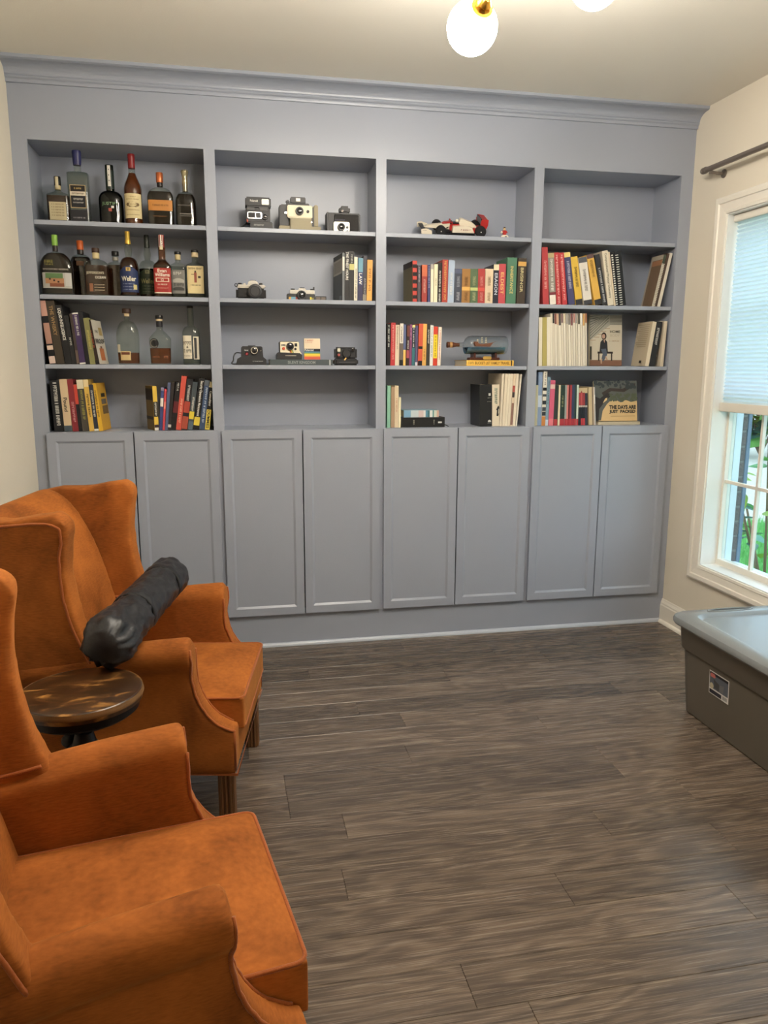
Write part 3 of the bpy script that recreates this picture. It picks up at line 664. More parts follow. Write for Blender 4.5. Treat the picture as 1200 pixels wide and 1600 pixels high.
# ================================================================ BOOKS
# rows of books: (phrase, shelf height, [(x of left foot, thickness, height, lean, depth, colour, look, bands, lettering, turn, cover)])
BOOK_ROWS = [
  ('leaning row beside three part-empty bottles', 1.433, [
   (0.118,0.0269,0.294,-5.1,0.19,(28,28,32),'black book with pink spine patches',[(0.754,0.994,(214,160,140)),(0.319,0.648,(190,140,120)),(0.225,0.296,(225,195,175)),(0.008,0.126,(225,195,180))],[],0,''),
   (0.148,0.0358,0.302,-5.6,0.2,(70,60,48),'thick brown book with gold lettering',[],[('THE WHISKY',(165,130,80),0.45,0.92)],0,''),
   (0.187,0.0288,0.266,-6.2,0.19,(33,33,36),'black book with white capital lettering',[],[('LIQUID INTELLIGENCE',(235,232,222),0.409,0.948)],0,''),
   (0.217,0.0189,0.22,-6.0,0.19,(40,40,42),'slim charcoal book with short white lettering',[],[('#4',(235,232,222),0.397,0.55)],0,''),
   (0.237,0.012,0.229,-4.5,0.18,(72,60,54),'thin dark brown book',[(0.018,0.28,(110,90,80))],[],0,''),
   (0.25,0.0258,0.234,-4.7,0.18,(70,52,96),'purple book with white lettering',[(0.97,1,(235,232,222)),(0,0.033,(235,232,222))],[('#14',(235,232,222),0.564,0.95)],0,''),
   (0.277,0.0188,0.24,-4.9,0.19,(30,30,36),'black glossy book behind the purple one',[],[],0,''),
   (0.296,0.0236,0.211,-4.9,0.17,(136,134,80),'olive green book with yellow lettering',[],[('#12',(205,190,90),0.327,0.736)],0,''),
   (0.32,0.0178,0.204,-8.2,0.15,(56,40,34),'white-covered book with dark red spine',[(0,0.092,(28,28,32))],[('#10',(190,80,50),0.374,0.762)],8,'COVER_PROOF'),
  ]),
  ('row of paperbacks by bottom-shelf corner', 1.121, [
   (0.117,0.043,0.238,-1.7,0.15,(30,31,35),'thick black paperback with white lettering',[],[('#22',(235,232,222),0.124,0.961)],0,''),
   (0.162,0.0338,0.244,-2.1,0.15,(220,190,150),'cream paperback with black lettering',[(0,0.115,(75,88,98))],[('Pound',(28,28,32),0.382,0.649)],0,''),
   (0.199,0.0258,0.243,-2.8,0.15,(150,45,52),'dark red paperback with pink lettering',[],[('#8',(225,160,160),0.184,0.567)],0,''),
   (0.225,0.0149,0.221,-2.8,0.15,(32,32,35),'thin black paperback with red top',[(0.576,0.992,(220,70,52))],[],0,''),
   (0.242,0.0298,0.242,-3.3,0.15,(78,72,62),'grey paperback with cream picture top',[(0.821,0.997,(222,212,180))],[('#18',(180,175,80),0.23,0.798)],0,''),
   (0.273,0.0219,0.242,-3.5,0.15,(226,178,70),'yellow paperback with black lettering',[(0.859,1,(228,205,150))],[('#11',(28,28,32),0.284,0.721)],0,''),
   (0.295,0.0199,0.218,-3.5,0.15,(52,55,70),'slate blue paperback with white lettering',[(0,0.051,(235,232,222))],[('#16',(235,232,222),0.316,0.88)],0,''),
   (0.316,0.0189,0.225,-5.1,0.15,(236,180,40),'yellow paperback turned to show its cover',[],[('#16',(60,50,30),0.298,0.851)],6,'COVER_YELLOW'),
  ]),
  ('row filling the bottom shelf below three bottles', 1.121, [
   (0.571,0.02,0.211,-0.3,0.13,(232,190,60),'yellow and black paperback showing its cover',[(0.309,0.65,(28,28,32)),(0.065,0.13,(60,40,50)),(0,0.065,(235,232,222))],[('#8',(235,232,222),0.341,0.626)],-20,'COVER_OLIVE'),
   (0.592,0.0139,0.205,5.0,0.14,(66,76,132),'blue paperback with white patch',[(0.555,0.756,(235,225,215)),(0.924,1,(150,140,170))],[],0,''),
   (0.607,0.01,0.198,5.5,0.14,(220,70,80),'slim pink paperback',[(0.522,0.696,(235,130,120))],[],0,''),
   (0.618,0.0129,0.229,6.3,0.16,(92,102,138),'grey blue paperback',[],[],0,''),
   (0.631,0.0149,0.232,6.9,0.16,(52,46,46),'dark brown paperback',[(0.059,0.119,(210,200,190))],[],0,''),
   (0.6463,0.0227,0.23,8.5,0.16,(34,32,34),'black paperback with pale spine edge',[(0.361,0.602,(110,40,44))],[('#6',(235,232,222),0.827,0.985)],0,''),
   (0.67,0.0237,0.26,8.4,0.18,(222,82,66),'tall red book',[],[('#15',(245,190,160),0.132,0.58)],0,''),
   (0.695,0.0277,0.246,8.9,0.18,(42,42,46),'black book with fiery red lower half',[(0.336,0.559,(190,70,55)),(0.014,0.266,(180,75,55))],[('#12',(235,232,222),0.573,0.874)],0,''),
   (0.725,0.0228,0.232,8.5,0.18,(70,80,86),'grey textbook with yellow sticker',[(0.222,0.385,(228,200,50)),(0,0.178,(86,104,116))],[('#12',(235,232,222),0.4,0.681)],0,''),
   (0.75,0.0276,0.249,9.2,0.19,(33,33,36),'black textbook with yellow sticker',[(0.083,0.248,(228,200,60))],[('Security Operations Management',(235,232,222),0.262,0.952)],0,''),
   (0.78,0.0248,0.24,8.8,0.18,(62,84,120),'blue textbook with pale lettering',[(0.886,1,(90,100,110))],[('#18',(200,215,235),0.143,0.85)],0,''),
   (0.807,0.0218,0.232,7.2,0.18,(30,30,30),'black and yellow guidebook',[(0.881,1,(220,205,150)),(0,0.422,(232,205,70))],[('Consulting',(235,232,222),0.496,0.807),('DUMMIES',(28,28,32),0.03,0.4)],0,''),
  ]),
  ('row beside the small picture-strip camera', 1.745, [
   (1.488,0.011,0.224,0.5,0.2,(120,125,128),'grey hardback showing its cover',[(0.626,0.922,(235,230,215))],[],-5,'COVER_GREY'),
   (1.5,0.02,0.231,1.0,0.2,(36,34,34),'black book with serif white lettering',[],[('THE FINEST HOURS',(235,232,222),0.418,0.989)],0,''),
   (1.521,0.024,0.233,0.8,0.2,(36,35,34),'black book with yellow flower mark',[(0.622,0.746,(205,200,120))],[('#10',(200,200,190),0.762,0.935)],0,''),
   (1.546,0.016,0.206,0.6,0.16,(235,228,205),'white paperback with dark lettering',[],[('#18',(70,70,60),0.055,0.732)],0,''),
   (1.564,0.024,0.202,1.1,0.16,(62,72,120),'blue paperback with sky blue top',[(0.671,1,(110,165,190)),(0,0.37,(58,55,90))],[('LAW',(235,232,222),0.383,0.646)],0,''),
   (1.589,0.018,0.212,1.1,0.16,(66,62,72),'dark slate paperback with pale scene',[(0,0.15,(150,140,125))],[('#8',(170,165,160),0.162,0.497)],0,''),
   (1.609,0.026,0.195,1.2,0.15,(240,170,70),'bright orange paperback',[],[('#6',(150,90,40),0.256,0.78)],0,''),
  ]),
  ('row under the toy racing car', 1.745, [
   (1.842,0.022,0.197,-0.6,0.17,(215,70,60),'striped red and black book with olive cover',[(0.825,0.916,(28,28,32)),(0.629,0.727,(28,28,32)),(0.448,0.545,(28,28,32)),(0.266,0.35,(28,28,32)),(0.077,0.168,(28,28,32))],[],-3,'COVER_OLIVE2'),
   (1.867,0.015,0.176,-0.3,0.15,(84,76,84),'slim grey purple paperback',[],[('#10',(190,180,190),0.551,0.945)],0,''),
   (1.888,0.027,0.179,0.0,0.15,(176,60,54),'red paperback with orange top',[(0.69,1,(222,110,70))],[('#12',(225,170,150),0.248,0.62)],0,''),
   (1.919,0.013,0.18,-0.6,0.15,(72,72,122),'slim navy paperback with pale lettering',[],[('#14',(180,180,210),0.388,0.961)],0,''),
   (1.934,0.014,0.183,-0.3,0.15,(238,228,196),'white paperback with grey top',[(0.87,1,(180,170,160))],[],0,''),
   (1.95,0.018,0.184,0.3,0.15,(240,228,190),'cream paperback with small lettering',[],[('#6',(120,110,90),0.443,0.626)],0,''),
   (1.969,0.022,0.192,0.0,0.17,(38,30,28),'black book with bold white lettering',[],[('#16',(235,232,222),0.029,0.792)],0,''),
   (1.992,0.029,0.207,0.3,0.19,(190,68,56),'rust red book with orange lettering',[],[('#20',(240,180,90),0.068,0.966)],0,''),
   (2.022,0.032,0.205,0.8,0.19,(172,190,216),'pale blue hardback with white lettering',[],[('#18',(235,232,222),0.179,0.703)],0,''),
  ]),
  ('thicker spines right of pale blue hardback', 1.745, [
   (2.057,0.037,0.165,0.3,0.12,(72,76,92),'navy boxed paperback with white mark',[(0.859,0.99,(84,92,120))],[('#14',(170,175,190),0.475,0.778),('#8',(190,190,200),0.071,0.313)],0,''),
   (2.095,0.043,0.166,0.3,0.12,(168,118,58),'tan boxed paperback with gold emblem',[(0.364,0.475,(226,170,80))],[('#14',(120,80,40),0.515,0.778),('#8',(120,80,40),0.071,0.313)],0,''),
   (2.14,0.04,0.167,-0.3,0.12,(88,112,78),'green boxed paperback with gold emblem',[(0.364,0.455,(190,200,120))],[('#14',(190,195,140),0.515,0.778),('#8',(190,195,140),0.071,0.313)],0,''),
   (2.181,0.036,0.168,-0.6,0.12,(186,62,60),'red boxed paperback with pale mark',[(0.354,0.455,(222,80,70))],[('#14',(230,150,140),0.515,0.778),('#8',(230,150,140),0.071,0.313)],0,''),
   (2.218,0.041,0.169,0.0,0.12,(226,202,168),'cream boxed paperback with black emblem',[],[('#14',(150,120,90),0.517,0.781),('#8',(150,120,90),0.071,0.314)],0,''),
   (2.261,0.028,0.192,0.0,0.15,(44,46,62),'navy paperback with cream top',[(0.848,1,(232,218,180))],[('ERAGON',(200,205,220),0.223,0.777)],0,''),
   (2.29,0.036,0.195,-0.2,0.15,(206,76,84),'rose red hardback with gold lettering',[],[('ELDEST',(236,190,110),0.239,0.788)],0,''),
   (2.331,0.051,0.227,0.5,0.17,(80,130,104),'tall thick green hardback with gold lettering',[],[('INHERITANCE',(210,190,110),0.221,0.814)],0,''),
   (2.388,0.044,0.226,0.8,0.17,(72,62,54),'tall dark brown hardback with gold panel',[(0.823,0.923,(215,165,80))],[('BRISINGR',(205,195,140),0.254,0.792)],0,''),
  ]),
  ('row beside the ship in a bottle', 1.433, [
   (1.711,0.018,0.204,0.3,0.14,(34,33,36),'black paperback with white script lettering',[],[('#10',(235,232,222),0.452,0.959)],0,''),
   (1.73,0.023,0.21,0.8,0.14,(212,58,62),'tall red paperback with pale lettering',[],[('#20',(245,170,160),0.147,0.936)],0,''),
   (1.754,0.02,0.199,0.6,0.14,(226,206,178),'cream paperback with grey lettering',[],[('#20',(140,130,110),0.408,0.972)],0,''),
   (1.776,0.018,0.207,0.6,0.14,(112,100,90),'paperback with white top and grey bottom',[(0.528,1,(234,226,212)),(0,0.136,(28,28,32))],[('#12',(90,70,60),0.556,0.921)],0,''),
   (1.795,0.013,0.203,0.6,0.14,(96,108,152),'slim blue and yellow paperback',[(0,0.382,(238,190,90))],[],0,''),
   (1.811,0.015,0.198,0.9,0.14,(58,40,38),'black paperback with red figure',[(0.184,0.383,(180,80,90)),(0.723,0.993,(120,66,56))],[('#8',(235,232,222),0.411,0.624)],0,''),
   (1.827,0.012,0.203,0.7,0.14,(142,70,120),'slim magenta paperback',[],[('#10',(220,180,210),0.625,0.972)],0,''),
   (1.84,0.015,0.2,0.5,0.14,(58,118,128),'teal paperback with yellow dot top',[(0.937,1,(236,220,130)),(0.437,0.93,(38,50,62))],[('#9',(235,232,222),0.465,0.915)],0,''),
   (1.857,0.013,0.198,0.3,0.14,(92,84,122),'dull violet paperback',[(0,0.086,(210,205,215))],[],0,''),
   (1.872,0.022,0.207,1.1,0.14,(222,88,60),'coral red paperback with black foot',[(0,0.116,(28,28,32)),(0.396,0.464,(40,25,25))],[],0,''),
   (1.895,0.019,0.207,0.9,0.14,(240,178,84),'apricot yellow paperback',[],[('#10',(150,100,50),0.137,0.397)],0,''),
   (1.916,0.017,0.206,0.6,0.14,(58,56,54),'charcoal paperback with white scrawl',[],[('#8',(235,232,222),0.536,0.865)],0,''),
   (1.934,0.016,0.2,0.4,0.14,(234,234,228),'white paperback with grey lettering',[],[('#18',(130,150,140),0.213,0.95)],0,''),
   (1.951,0.021,0.194,0.6,0.14,(226,62,42),'red paperback with yellow middle panel',[(0.188,0.799,(250,212,30))],[('#9',(160,140,20),0.235,0.748)],0,''),
   (1.974,0.017,0.192,1.2,0.14,(242,228,210),'white paperback with orange lettering',[],[('#22',(225,120,80),0.163,0.919)],0,''),
  ]),
  ('row left of the flat black book', 1.121, [
   (1.714,0.017,0.211,0.3,0.17,(140,200,170),'mint green book',[],[],0,''),
   (1.734,0.018,0.205,0.3,0.17,(180,146,114),'tan brown book',[],[],0,''),
   (1.753,0.02,0.211,0.1,0.17,(226,204,168),'tall cream book',[],[('#10',(200,140,110),0.379,0.704)],0,''),
   (1.774,0.011,0.153,0.4,0.14,(240,230,190),'short thin ivory booklet',[],[],0,''),
  ]),
  ('upright row right of the flat black book', 1.121, [
   (2.209,0.066,0.216,-1.6,0.16,(36,37,40),'thick black boxed book with white emblem',[],[],0,'BOXMARK'),
   (2.277,0.039,0.216,-1.6,0.16,(226,212,184),'cream book with black penguin mark',[],[('#8',(80,120,110),0.544,0.912)],0,'PENGUIN'),
   (2.317,0.012,0.272,1.3,0.22,(228,212,186),'tall cream volume with pinkish cover',[],[],0,''),
   (2.331,0.015,0.272,1.9,0.22,(232,216,188),'second of the tall cream leaning volumes',[],[],0,''),
   (2.347,0.013,0.272,2.1,0.22,(234,220,194),'third of the tall cream leaning volumes',[],[],0,''),
   (2.361,0.013,0.272,2.1,0.22,(230,214,188),'fourth of the tall cream leaning volumes',[],[],0,''),
   (2.376,0.013,0.272,2.1,0.22,(228,206,176),'tall cream volume with red and black bands',[(0.654,0.776,(190,80,70)),(0.549,0.654,(70,60,60)),(0.023,0.444,(150,110,96))],[],0,''),
   (2.39,0.014,0.272,2.3,0.22,(234,220,196),'tall cream volume near the leaning end',[],[],0,''),
   (2.407,0.007,0.27,3.8,0.2,(240,232,212),'thin white volume tilting most at the end',[],[],0,''),
  ]),
  ('leaning textbook row under the empty top shelf', 1.745, [
   (2.533,0.0319,0.283,-3.9,0.2,(200,66,70),'red textbook beside the shelf side',[],[('#16',(240,180,170),0.279,0.762)],0,''),
   (2.571,0.0337,0.256,-5.2,0.2,(150,142,132),'grey textbook with white foot',[(0,0.185,(232,224,210)),(0.185,0.241,(130,50,60)),(0.905,1,(190,170,120))],[('#16',(235,232,222),0.264,0.881)],0,''),
   (2.608,0.0257,0.259,-5.9,0.2,(206,58,64),'red textbook with fine white lettering',[],[('#20',(245,190,180),0.027,0.956)],0,''),
   (2.64,0.0266,0.259,-7.2,0.2,(210,60,66),'red textbook with two lines of lettering',[],[('#20',(245,190,180),0.09,0.962)],0,''),
   (2.675,0.0345,0.262,-8.9,0.2,(74,76,118),'navy textbook with yellow top',[(0.906,1,(236,208,120))],[('#22',(200,200,220),0.31,0.83)],0,''),
   (2.716,0.0373,0.242,-10.3,0.2,(230,186,60),'yellow textbook with black foot',[(0,0.115,(50,50,54))],[('#16',(90,70,30),0.373,0.785)],0,''),
   (2.761,0.0461,0.24,-11.0,0.2,(228,220,208),'white textbook with grey top and foot',[(0.886,1,(96,98,104)),(0,0.1,(60,60,66))],[('#16',(120,115,110),0.292,0.747)],0,''),
   (2.823,0.0378,0.259,-14.1,0.2,(232,178,70),'amber textbook with plum top',[(0.918,1,(110,84,84)),(0,0.11,(50,50,54))],[('#20',(140,100,40),0.555,0.885)],0,''),
   (2.866,0.0272,0.26,-13.8,0.2,(52,52,56),'black textbook with fine white lettering',[],[('#22',(210,210,210),0.061,0.736)],0,''),
   (2.896,0.0315,0.278,-10.4,0.22,(226,214,190),'tall cream textbook with dark lettering',[],[('Computational Physical Chemistry',(120,115,100),0.132,0.954)],0,''),
   (2.93,0.0098,0.275,-10.8,0.22,(220,200,170),'thin beige booklet',[],[],0,''),
   (2.941,0.0197,0.274,-9.9,0.22,(30,30,32),'black comb-bound manual with white teeth',[],[],0,'COMB'),
   (2.963,0.0355,0.276,-9.8,0.22,(33,34,38),'black comb-bound manual at the row end',[],[],0,'COMB2'),
  ]),
  ('group leaning on the shelf side by the window', 1.745, [
   (3.147,0.0147,0.269,10.9,0.115,(206,196,176),'brown-covered notebook with pale coil',[(0.807,1,(70,80,66))],[],0,'COVER_BROWN'),
   (3.164,0.0137,0.277,11.0,0.115,(84,66,56),'thin dark brown album',[],[],0,''),
   (3.179,0.0167,0.279,10.8,0.115,(226,218,200),'thin white album nearest the shelf side',[],[],0,''),
  ]),
  ('magazine row beside the portrait cover', 1.433, [
   (2.522,0.019,0.248,-2.1,0.2,(232,222,198),'cream booklet at the row start',[],[],0,''),
   (2.543,0.0249,0.248,-2.5,0.2,(180,164,90),'olive yellow booklet',[],[],0,''),
   (2.569,0.0189,0.249,-2.7,0.2,(238,228,208),'tall white booklet with dot mark',[],[],0,''),
   (2.59,0.011,0.268,-3.1,0.21,(238,228,208),'white-spined magazine with ivory top',[(0.823,1,(226,214,190))],[],0,''),
   (2.603,0.011,0.269,-3.5,0.21,(222,210,188),'white-spined magazine with black top',[(0.811,1,(62,56,58))],[],0,''),
   (2.616,0.011,0.269,-3.9,0.21,(232,222,204),'white-spined magazine with brick red top',[(0.798,1,(140,84,76))],[],0,''),
   (2.629,0.011,0.269,-4.3,0.21,(214,202,180),'white-spined magazine with peach top',[(0.786,1,(214,170,136))],[],0,''),
   (2.641,0.012,0.269,-4.5,0.21,(238,228,208),'white-spined magazine with charcoal top',[(0.774,1,(84,76,76))],[],0,''),
   (2.654,0.011,0.269,-4.3,0.21,(222,210,188),'white-spined magazine with mauve top',[(0.823,1,(140,110,108))],[],0,''),
   (2.667,0.011,0.27,-4.3,0.21,(232,222,204),'white-spined magazine with pale sand top',[(0.811,1,(220,202,172))],[],0,''),
   (2.68,0.011,0.27,-4.0,0.21,(214,202,180),'white-spined magazine with silver top',[(0.798,1,(176,170,162))],[],0,''),
   (2.693,0.011,0.27,-4.0,0.21,(238,228,208),'white-spined magazine with smoke grey top',[(0.786,1,(126,118,114))],[],0,''),
   (2.706,0.011,0.27,-4.0,0.21,(222,210,188),'white-spined magazine with wine top',[(0.774,1,(132,82,84))],[],0,''),
   (2.719,0.011,0.271,-3.8,0.21,(232,222,204),'white-spined magazine with rose top',[(0.823,1,(190,130,120))],[],0,''),
   (2.732,0.011,0.271,-3.8,0.21,(214,202,180),'white-spined magazine with dove grey top',[(0.811,1,(160,150,142))],[],0,''),
   (2.745,0.011,0.271,-3.6,0.21,(238,228,208),'white-spined magazine with dark olive top',[(0.798,1,(88,84,72))],[],0,''),
   (2.758,0.011,0.271,-3.6,0.21,(222,210,188),'white-spined magazine with snow top',[(0.786,1,(236,230,220))],[],0,''),
   (2.771,0.011,0.27,-3.4,0.21,(232,222,204),'white-spined magazine with orange top',[(0.774,1,(214,160,90))],[],0,''),
   (2.784,0.011,0.271,-3.4,0.21,(214,202,180),'white-spined magazine with rust top',[(0.823,1,(170,110,70))],[],0,''),
  ]),
  ('trio right of the portrait cover', 1.433, [
   (3.13,0.0218,0.235,7.3,0.15,(226,212,184),'cream hardback turned to show its back',[],[],0,'COVER_CREAM'),
   (3.153,0.0348,0.235,7.1,0.15,(46,47,50),'black hardback with white lettering',[],[('#12',(235,232,222),0.484,0.859)],0,''),
   (3.219,0.018,0.238,1.9,0.15,(226,210,182),'cream paperback nearest the shelf side',[],[],0,''),
  ]),
  ('bottom row below the magazines', 1.121, [
   (2.511,0.016,0.213,-0.5,0.16,(200,196,160),'pale green thin paperback',[],[],0,''),
   (2.528,0.022,0.281,-0.7,0.22,(128,152,186),'tall blue book with white figure',[(0.35,0.569,(190,205,225))],[],0,''),
   (2.551,0.021,0.286,0.2,0.22,(228,220,204),'tall book with black blotches and orange foot',[(0.642,0.702,(28,28,32)),(0.535,0.582,(60,66,74)),(0.391,0.463,(40,46,54)),(0.272,0.344,(70,76,84)),(0.183,0.26,(50,56,64)),(0,0.177,(206,130,60))],[('#6',(28,28,32),0.749,0.964)],0,''),
   (2.5723,0.016,0.256,0.9,0.2,(128,158,178),'light blue book with dark lettering',[(0,0.124,(190,200,215))],[('#18',(60,76,90),0.439,0.92)],0,''),
   (2.591,0.026,0.238,0.7,0.19,(222,92,126),'pink book with cream patch',[(0.812,0.913,(236,190,180)),(0,0.156,(235,120,130))],[],0,''),
   (2.619,0.021,0.213,0.2,0.17,(50,58,54),'dark volume with red foot',[(0,0.159,(190,52,60))],[],0,''),
   (2.644,0.01,0.214,-0.8,0.17,(234,218,180),'thin ivory volume',[],[],0,''),
   (2.655,0.025,0.214,-1.0,0.17,(40,62,54),'dark green boxed volume with red foot',[(0,0.165,(190,50,60))],[('#10',(170,170,120),0.462,0.735)],0,''),
   (2.681,0.011,0.214,-1.2,0.17,(150,162,156),'grey green boxed volume with red foot',[(0,0.165,(186,46,56))],[],0,''),
   (2.6923,0.009,0.214,-1.2,0.17,(232,130,124),'salmon boxed volume with red foot',[(0,0.165,(196,56,62))],[],0,''),
   (2.702,0.008,0.214,-1.3,0.17,(110,34,38),'maroon boxed volume with red foot',[(0,0.165,(186,46,56))],[],0,''),
   (2.7103,0.01,0.214,-1.3,0.17,(180,60,66),'crimson boxed volume with red foot',[(0,0.165,(196,56,62))],[],0,''),
   (2.7206,0.015,0.214,-1.3,0.17,(56,66,98),'navy boxed volume with red foot',[(0,0.165,(186,46,56))],[],0,''),
   (2.736,0.012,0.214,-1.4,0.17,(48,72,66),'forest green boxed volume with red foot',[(0,0.165,(196,56,62))],[],0,''),
   (2.749,0.011,0.214,-1.6,0.17,(206,222,206),'pale mint boxed volume with red foot',[(0,0.165,(190,50,60))],[],0,''),
   (2.764,0.011,0.173,-2.9,0.13,(36,38,44),'first black and red paperback in cream sleeve',[(0.616,1,(190,66,70)),(0.556,0.616,(200,180,170))],[],0,''),
   (2.776,0.011,0.173,-3.0,0.13,(36,38,44),'second black and red paperback in cream sleeve',[(0.616,1,(200,76,78)),(0.556,0.616,(200,180,170)),(0,0.216,(206,60,64))],[],0,''),
   (2.788,0.012,0.173,-3.0,0.13,(36,38,44),'third black and red paperback in cream sleeve',[(0.616,1,(170,60,64)),(0.556,0.616,(190,170,160)),(0,0.216,(206,60,64))],[],0,''),
   (2.801,0.013,0.171,-3.0,0.13,(56,58,72),'dark slate paperback in cream sleeve',[(0.56,0.621,(190,180,170))],[],0,''),
   (2.825,0.0199,0.202,-4.6,0.18,(208,184,142),'tan booklet leaning beside the sleeve',[],[],0,''),
   (2.845,0.003,0.202,-4.6,0.18,(70,48,42),'very thin dark brown booklet',[],[],0,''),
   (2.849,0.007,0.202,-4.8,0.18,(206,180,150),'thin beige booklet',[],[],0,''),
   (2.8563,0.007,0.203,-4.8,0.18,(190,186,184),'thin grey white booklet at the end',[(0.558,0.796,(230,225,220))],[],0,''),
  ]),
]
ORD = ['first', 'second', 'third', 'fourth', 'fifth', 'sixth', 'seventh', 'eighth', 'ninth', 'tenth', 'eleventh', 'twelfth']
PAGES = mat('book_pages', (226, 214, 188), .8, noise=.08, nscale=30, stretch=(40, 1, 1))
SY = .03
def book_body(u, t, h, dep, col, right=None, left=None):
    c = min(.0022, t * .16)
    bm = BM(); box(bm, 0, t, 0, c, 0, h); box(bm, 0, c, c, dep, 0, h); box(bm, t - c, t, c, dep, 0, h)
    cv = obj('cover', bm, flat(col, .42), u)
    obj('pages', box(BM(), c, t - c, c, dep - .004, .003, h - .003), PAGES, u)
    return cv
def side_print(cv, t, dep, h, side, items):
    """prints on a side cover; items = (y0, y1, z0, z1, rgb) as fractions, y from the spine"""
    for k, (a, b, z0, z1, c) in enumerate(items):
        bm = BM(); e = .0004 * (k + 1); x = t + e if side > 0 else -e
        q = [(x, a * dep, z0 * h), (x, b * dep, z0 * h), (x, b * dep, z1 * h), (x, a * dep, z1 * h)]
        bm.faces.new([bm.verts.new(p) for p in (q if side > 0 else q[::-1])]); obj('cover_print', bm, flat(c), cv)
def upright_book(x, z, t, h, lean, dep, col, label, bands, texts, rz, cover, group):
    t = max(t, .004); zz = z + (t * math.sin(math.radians(lean)) if lean > 0 else 0) + .0004
    mw = T(x, SY, zz) @ RZ(-rz) @ RY(lean)
    u = thing('book', label, 'book', group=group, mw=mw)
    cv = book_body(u, t, h, dep, col)
    for k, (f0, f1, c) in enumerate(bands):
        if f1 - f0 > .005: obj('spine_band', rect(BM(), .0003, t - .0003, f0 * h + .0003, f1 * h - .0003, -.0003 - .0001 * (k % 3)), flat(c, .45), cv)
    for s, c, f0, f1 in texts:
        text(s, c, cv, t / 2, (f0 + f1) / 2 * h, (f1 - f0) * h, min(t * (.40 if s[0] == '#' else .62), .016), -.0009, True)
    if cover == 'COVER_PROOF':
        side_print(cv, t, dep, h, 1, [(0.02, 1, 0, 1, (214, 206, 186)), (.3, .75, .08, .36, (206, 112, 50)), (.42, .6, .36, .41, (120, 70, 40)), (.58, .88, .66, .84, (190, 160, 90))])
        m = T(t + .0022, 0, 0) @ RZ(90)
        text('THE', (90, 90, 84), cv, dep * .3, h * .74, dep * .3, h * .06, 0, mx=m); text('PROOF', (40, 40, 40), cv, dep * .5, h * .52, dep * .86, h * .11, 0, mx=m)
    elif cover == 'COVER_YELLOW':
        side_print(cv, t, dep, h, 1, [(0.02, 1, 0, 1, (226, 166, 40)), (.35, .8, .70, .78, (60, 52, 40)), (.3, .85, .55, .66, (110, 100, 88)), (.3, .95, .34, .52, (130, 100, 50))])
    elif cover == 'COVER_OLIVE':
        side_print(cv, t, dep, h, -1, [(0.02, 1, 0, 1, (128, 106, 58)), (.02, 1, .68, .94, (48, 40, 38)), (.02, 1, .24, .31, (40, 34, 30))])
    elif cover == 'COVER_OLIVE2':
        side_print(cv, t, dep, h, -1, [(0.02, 1, 0, 1, (124, 112, 70)), (.02, 1, .86, 1, (52, 36, 34))])
    elif cover == 'COVER_GREY':
        side_print(cv, t, dep, h, -1, [(0.02, 1, 0, 1, (84, 88, 88)), (.05, .98, .58, .90, (190, 186, 172)), (.12, .9, .62, .86, (158, 152, 138)), (.06, .3, .02, .11, (120, 132, 136))])
    elif cover == 'COVER_BROWN':
        side_print(cv, t, dep, h, -1, [(0.0, 1, 0, 1, (124, 100, 78)), (.0, .86, .80, .90, (172, 118, 82)), (.86, 1, 0, 1, (176, 168, 156)), (.0, 1, .91, 1, (178, 168, 150))])
        coil = BM()
        for k in range(26):
            zc = (.02 + .80 * k / 25) * h; cyl(coil, (-.001, -.002, zc), (t + .001, -.002, zc), .0022, seg=6)
        obj('coil', coil, flat((222, 214, 196)), u)
    elif cover == 'COVER_CREAM':
        its = [(0.0, 1, 0, 1, (206, 190, 160))] + [(.15, .95 - .1 * (k % 3), .93 - .045 * k, .942 - .045 * k, (170, 154, 126)) for k in range(12)] + [(.25, .42, .06, .12, (60, 54, 46))]
        side_print(cv, t, dep, h, -1, its)
    elif cover == 'PENGUIN':
        bm = BM(); poly(bm, [(t * .6, .25 * h), (t * .85, .24 * h), (t * .98, .33 * h), (t * .98, .46 * h), (t * .85, .50 * h), (t * .72, .46 * h), (t * .55, .40 * h), (t * .66, .38 * h)], -.0005); obj('spine_mark', bm, flat((26, 26, 28)), cv)
        obj('spine_mark', poly(BM(), [(t * .84, .29 * h), (t * .97, .33 * h), (t * .96, .41 * h), (t * .86, .42 * h)], -.0009), flat((228, 216, 190)), cv)
    elif cover == 'BOXMARK':
        obj('spine_mark', rect(BM(), t * .72, t * .90, .73 * h, .79 * h, -.0005), flat((224, 222, 216)), cv); text('#3', (190, 188, 180), cv, t * .8, .68 * h, t * .3, .02 * h, -.0006); text('#4', (190, 188, 180), cv, t * .78, .59 * h, t * .32, .014 * h, -.0006)
        obj('spine_mark', poly(BM(), [(t * .66, .10 * h), (t * .94, .10 * h), (t * .92, .135 * h), (t * .80, .155 * h), (t * .70, .14 * h)], -.0005), flat((214, 212, 206)), cv); text('#4', (190, 188, 180), cv, t * .8, .07 * h, t * .3, .012 * h, -.0006)
    elif cover in ('COMB', 'COMB2'):
        cb = BM(); n = 22
        for k in range(n):
            zc = (.02 + .95 * k / n) * h
            box(cb, t * .05, t * .45, -.004, .002, zc, zc + h / n * (.5 if cover == 'COMB' else .32))
        obj('comb_binding', cb, flat((232, 228, 218)), u)
    return u
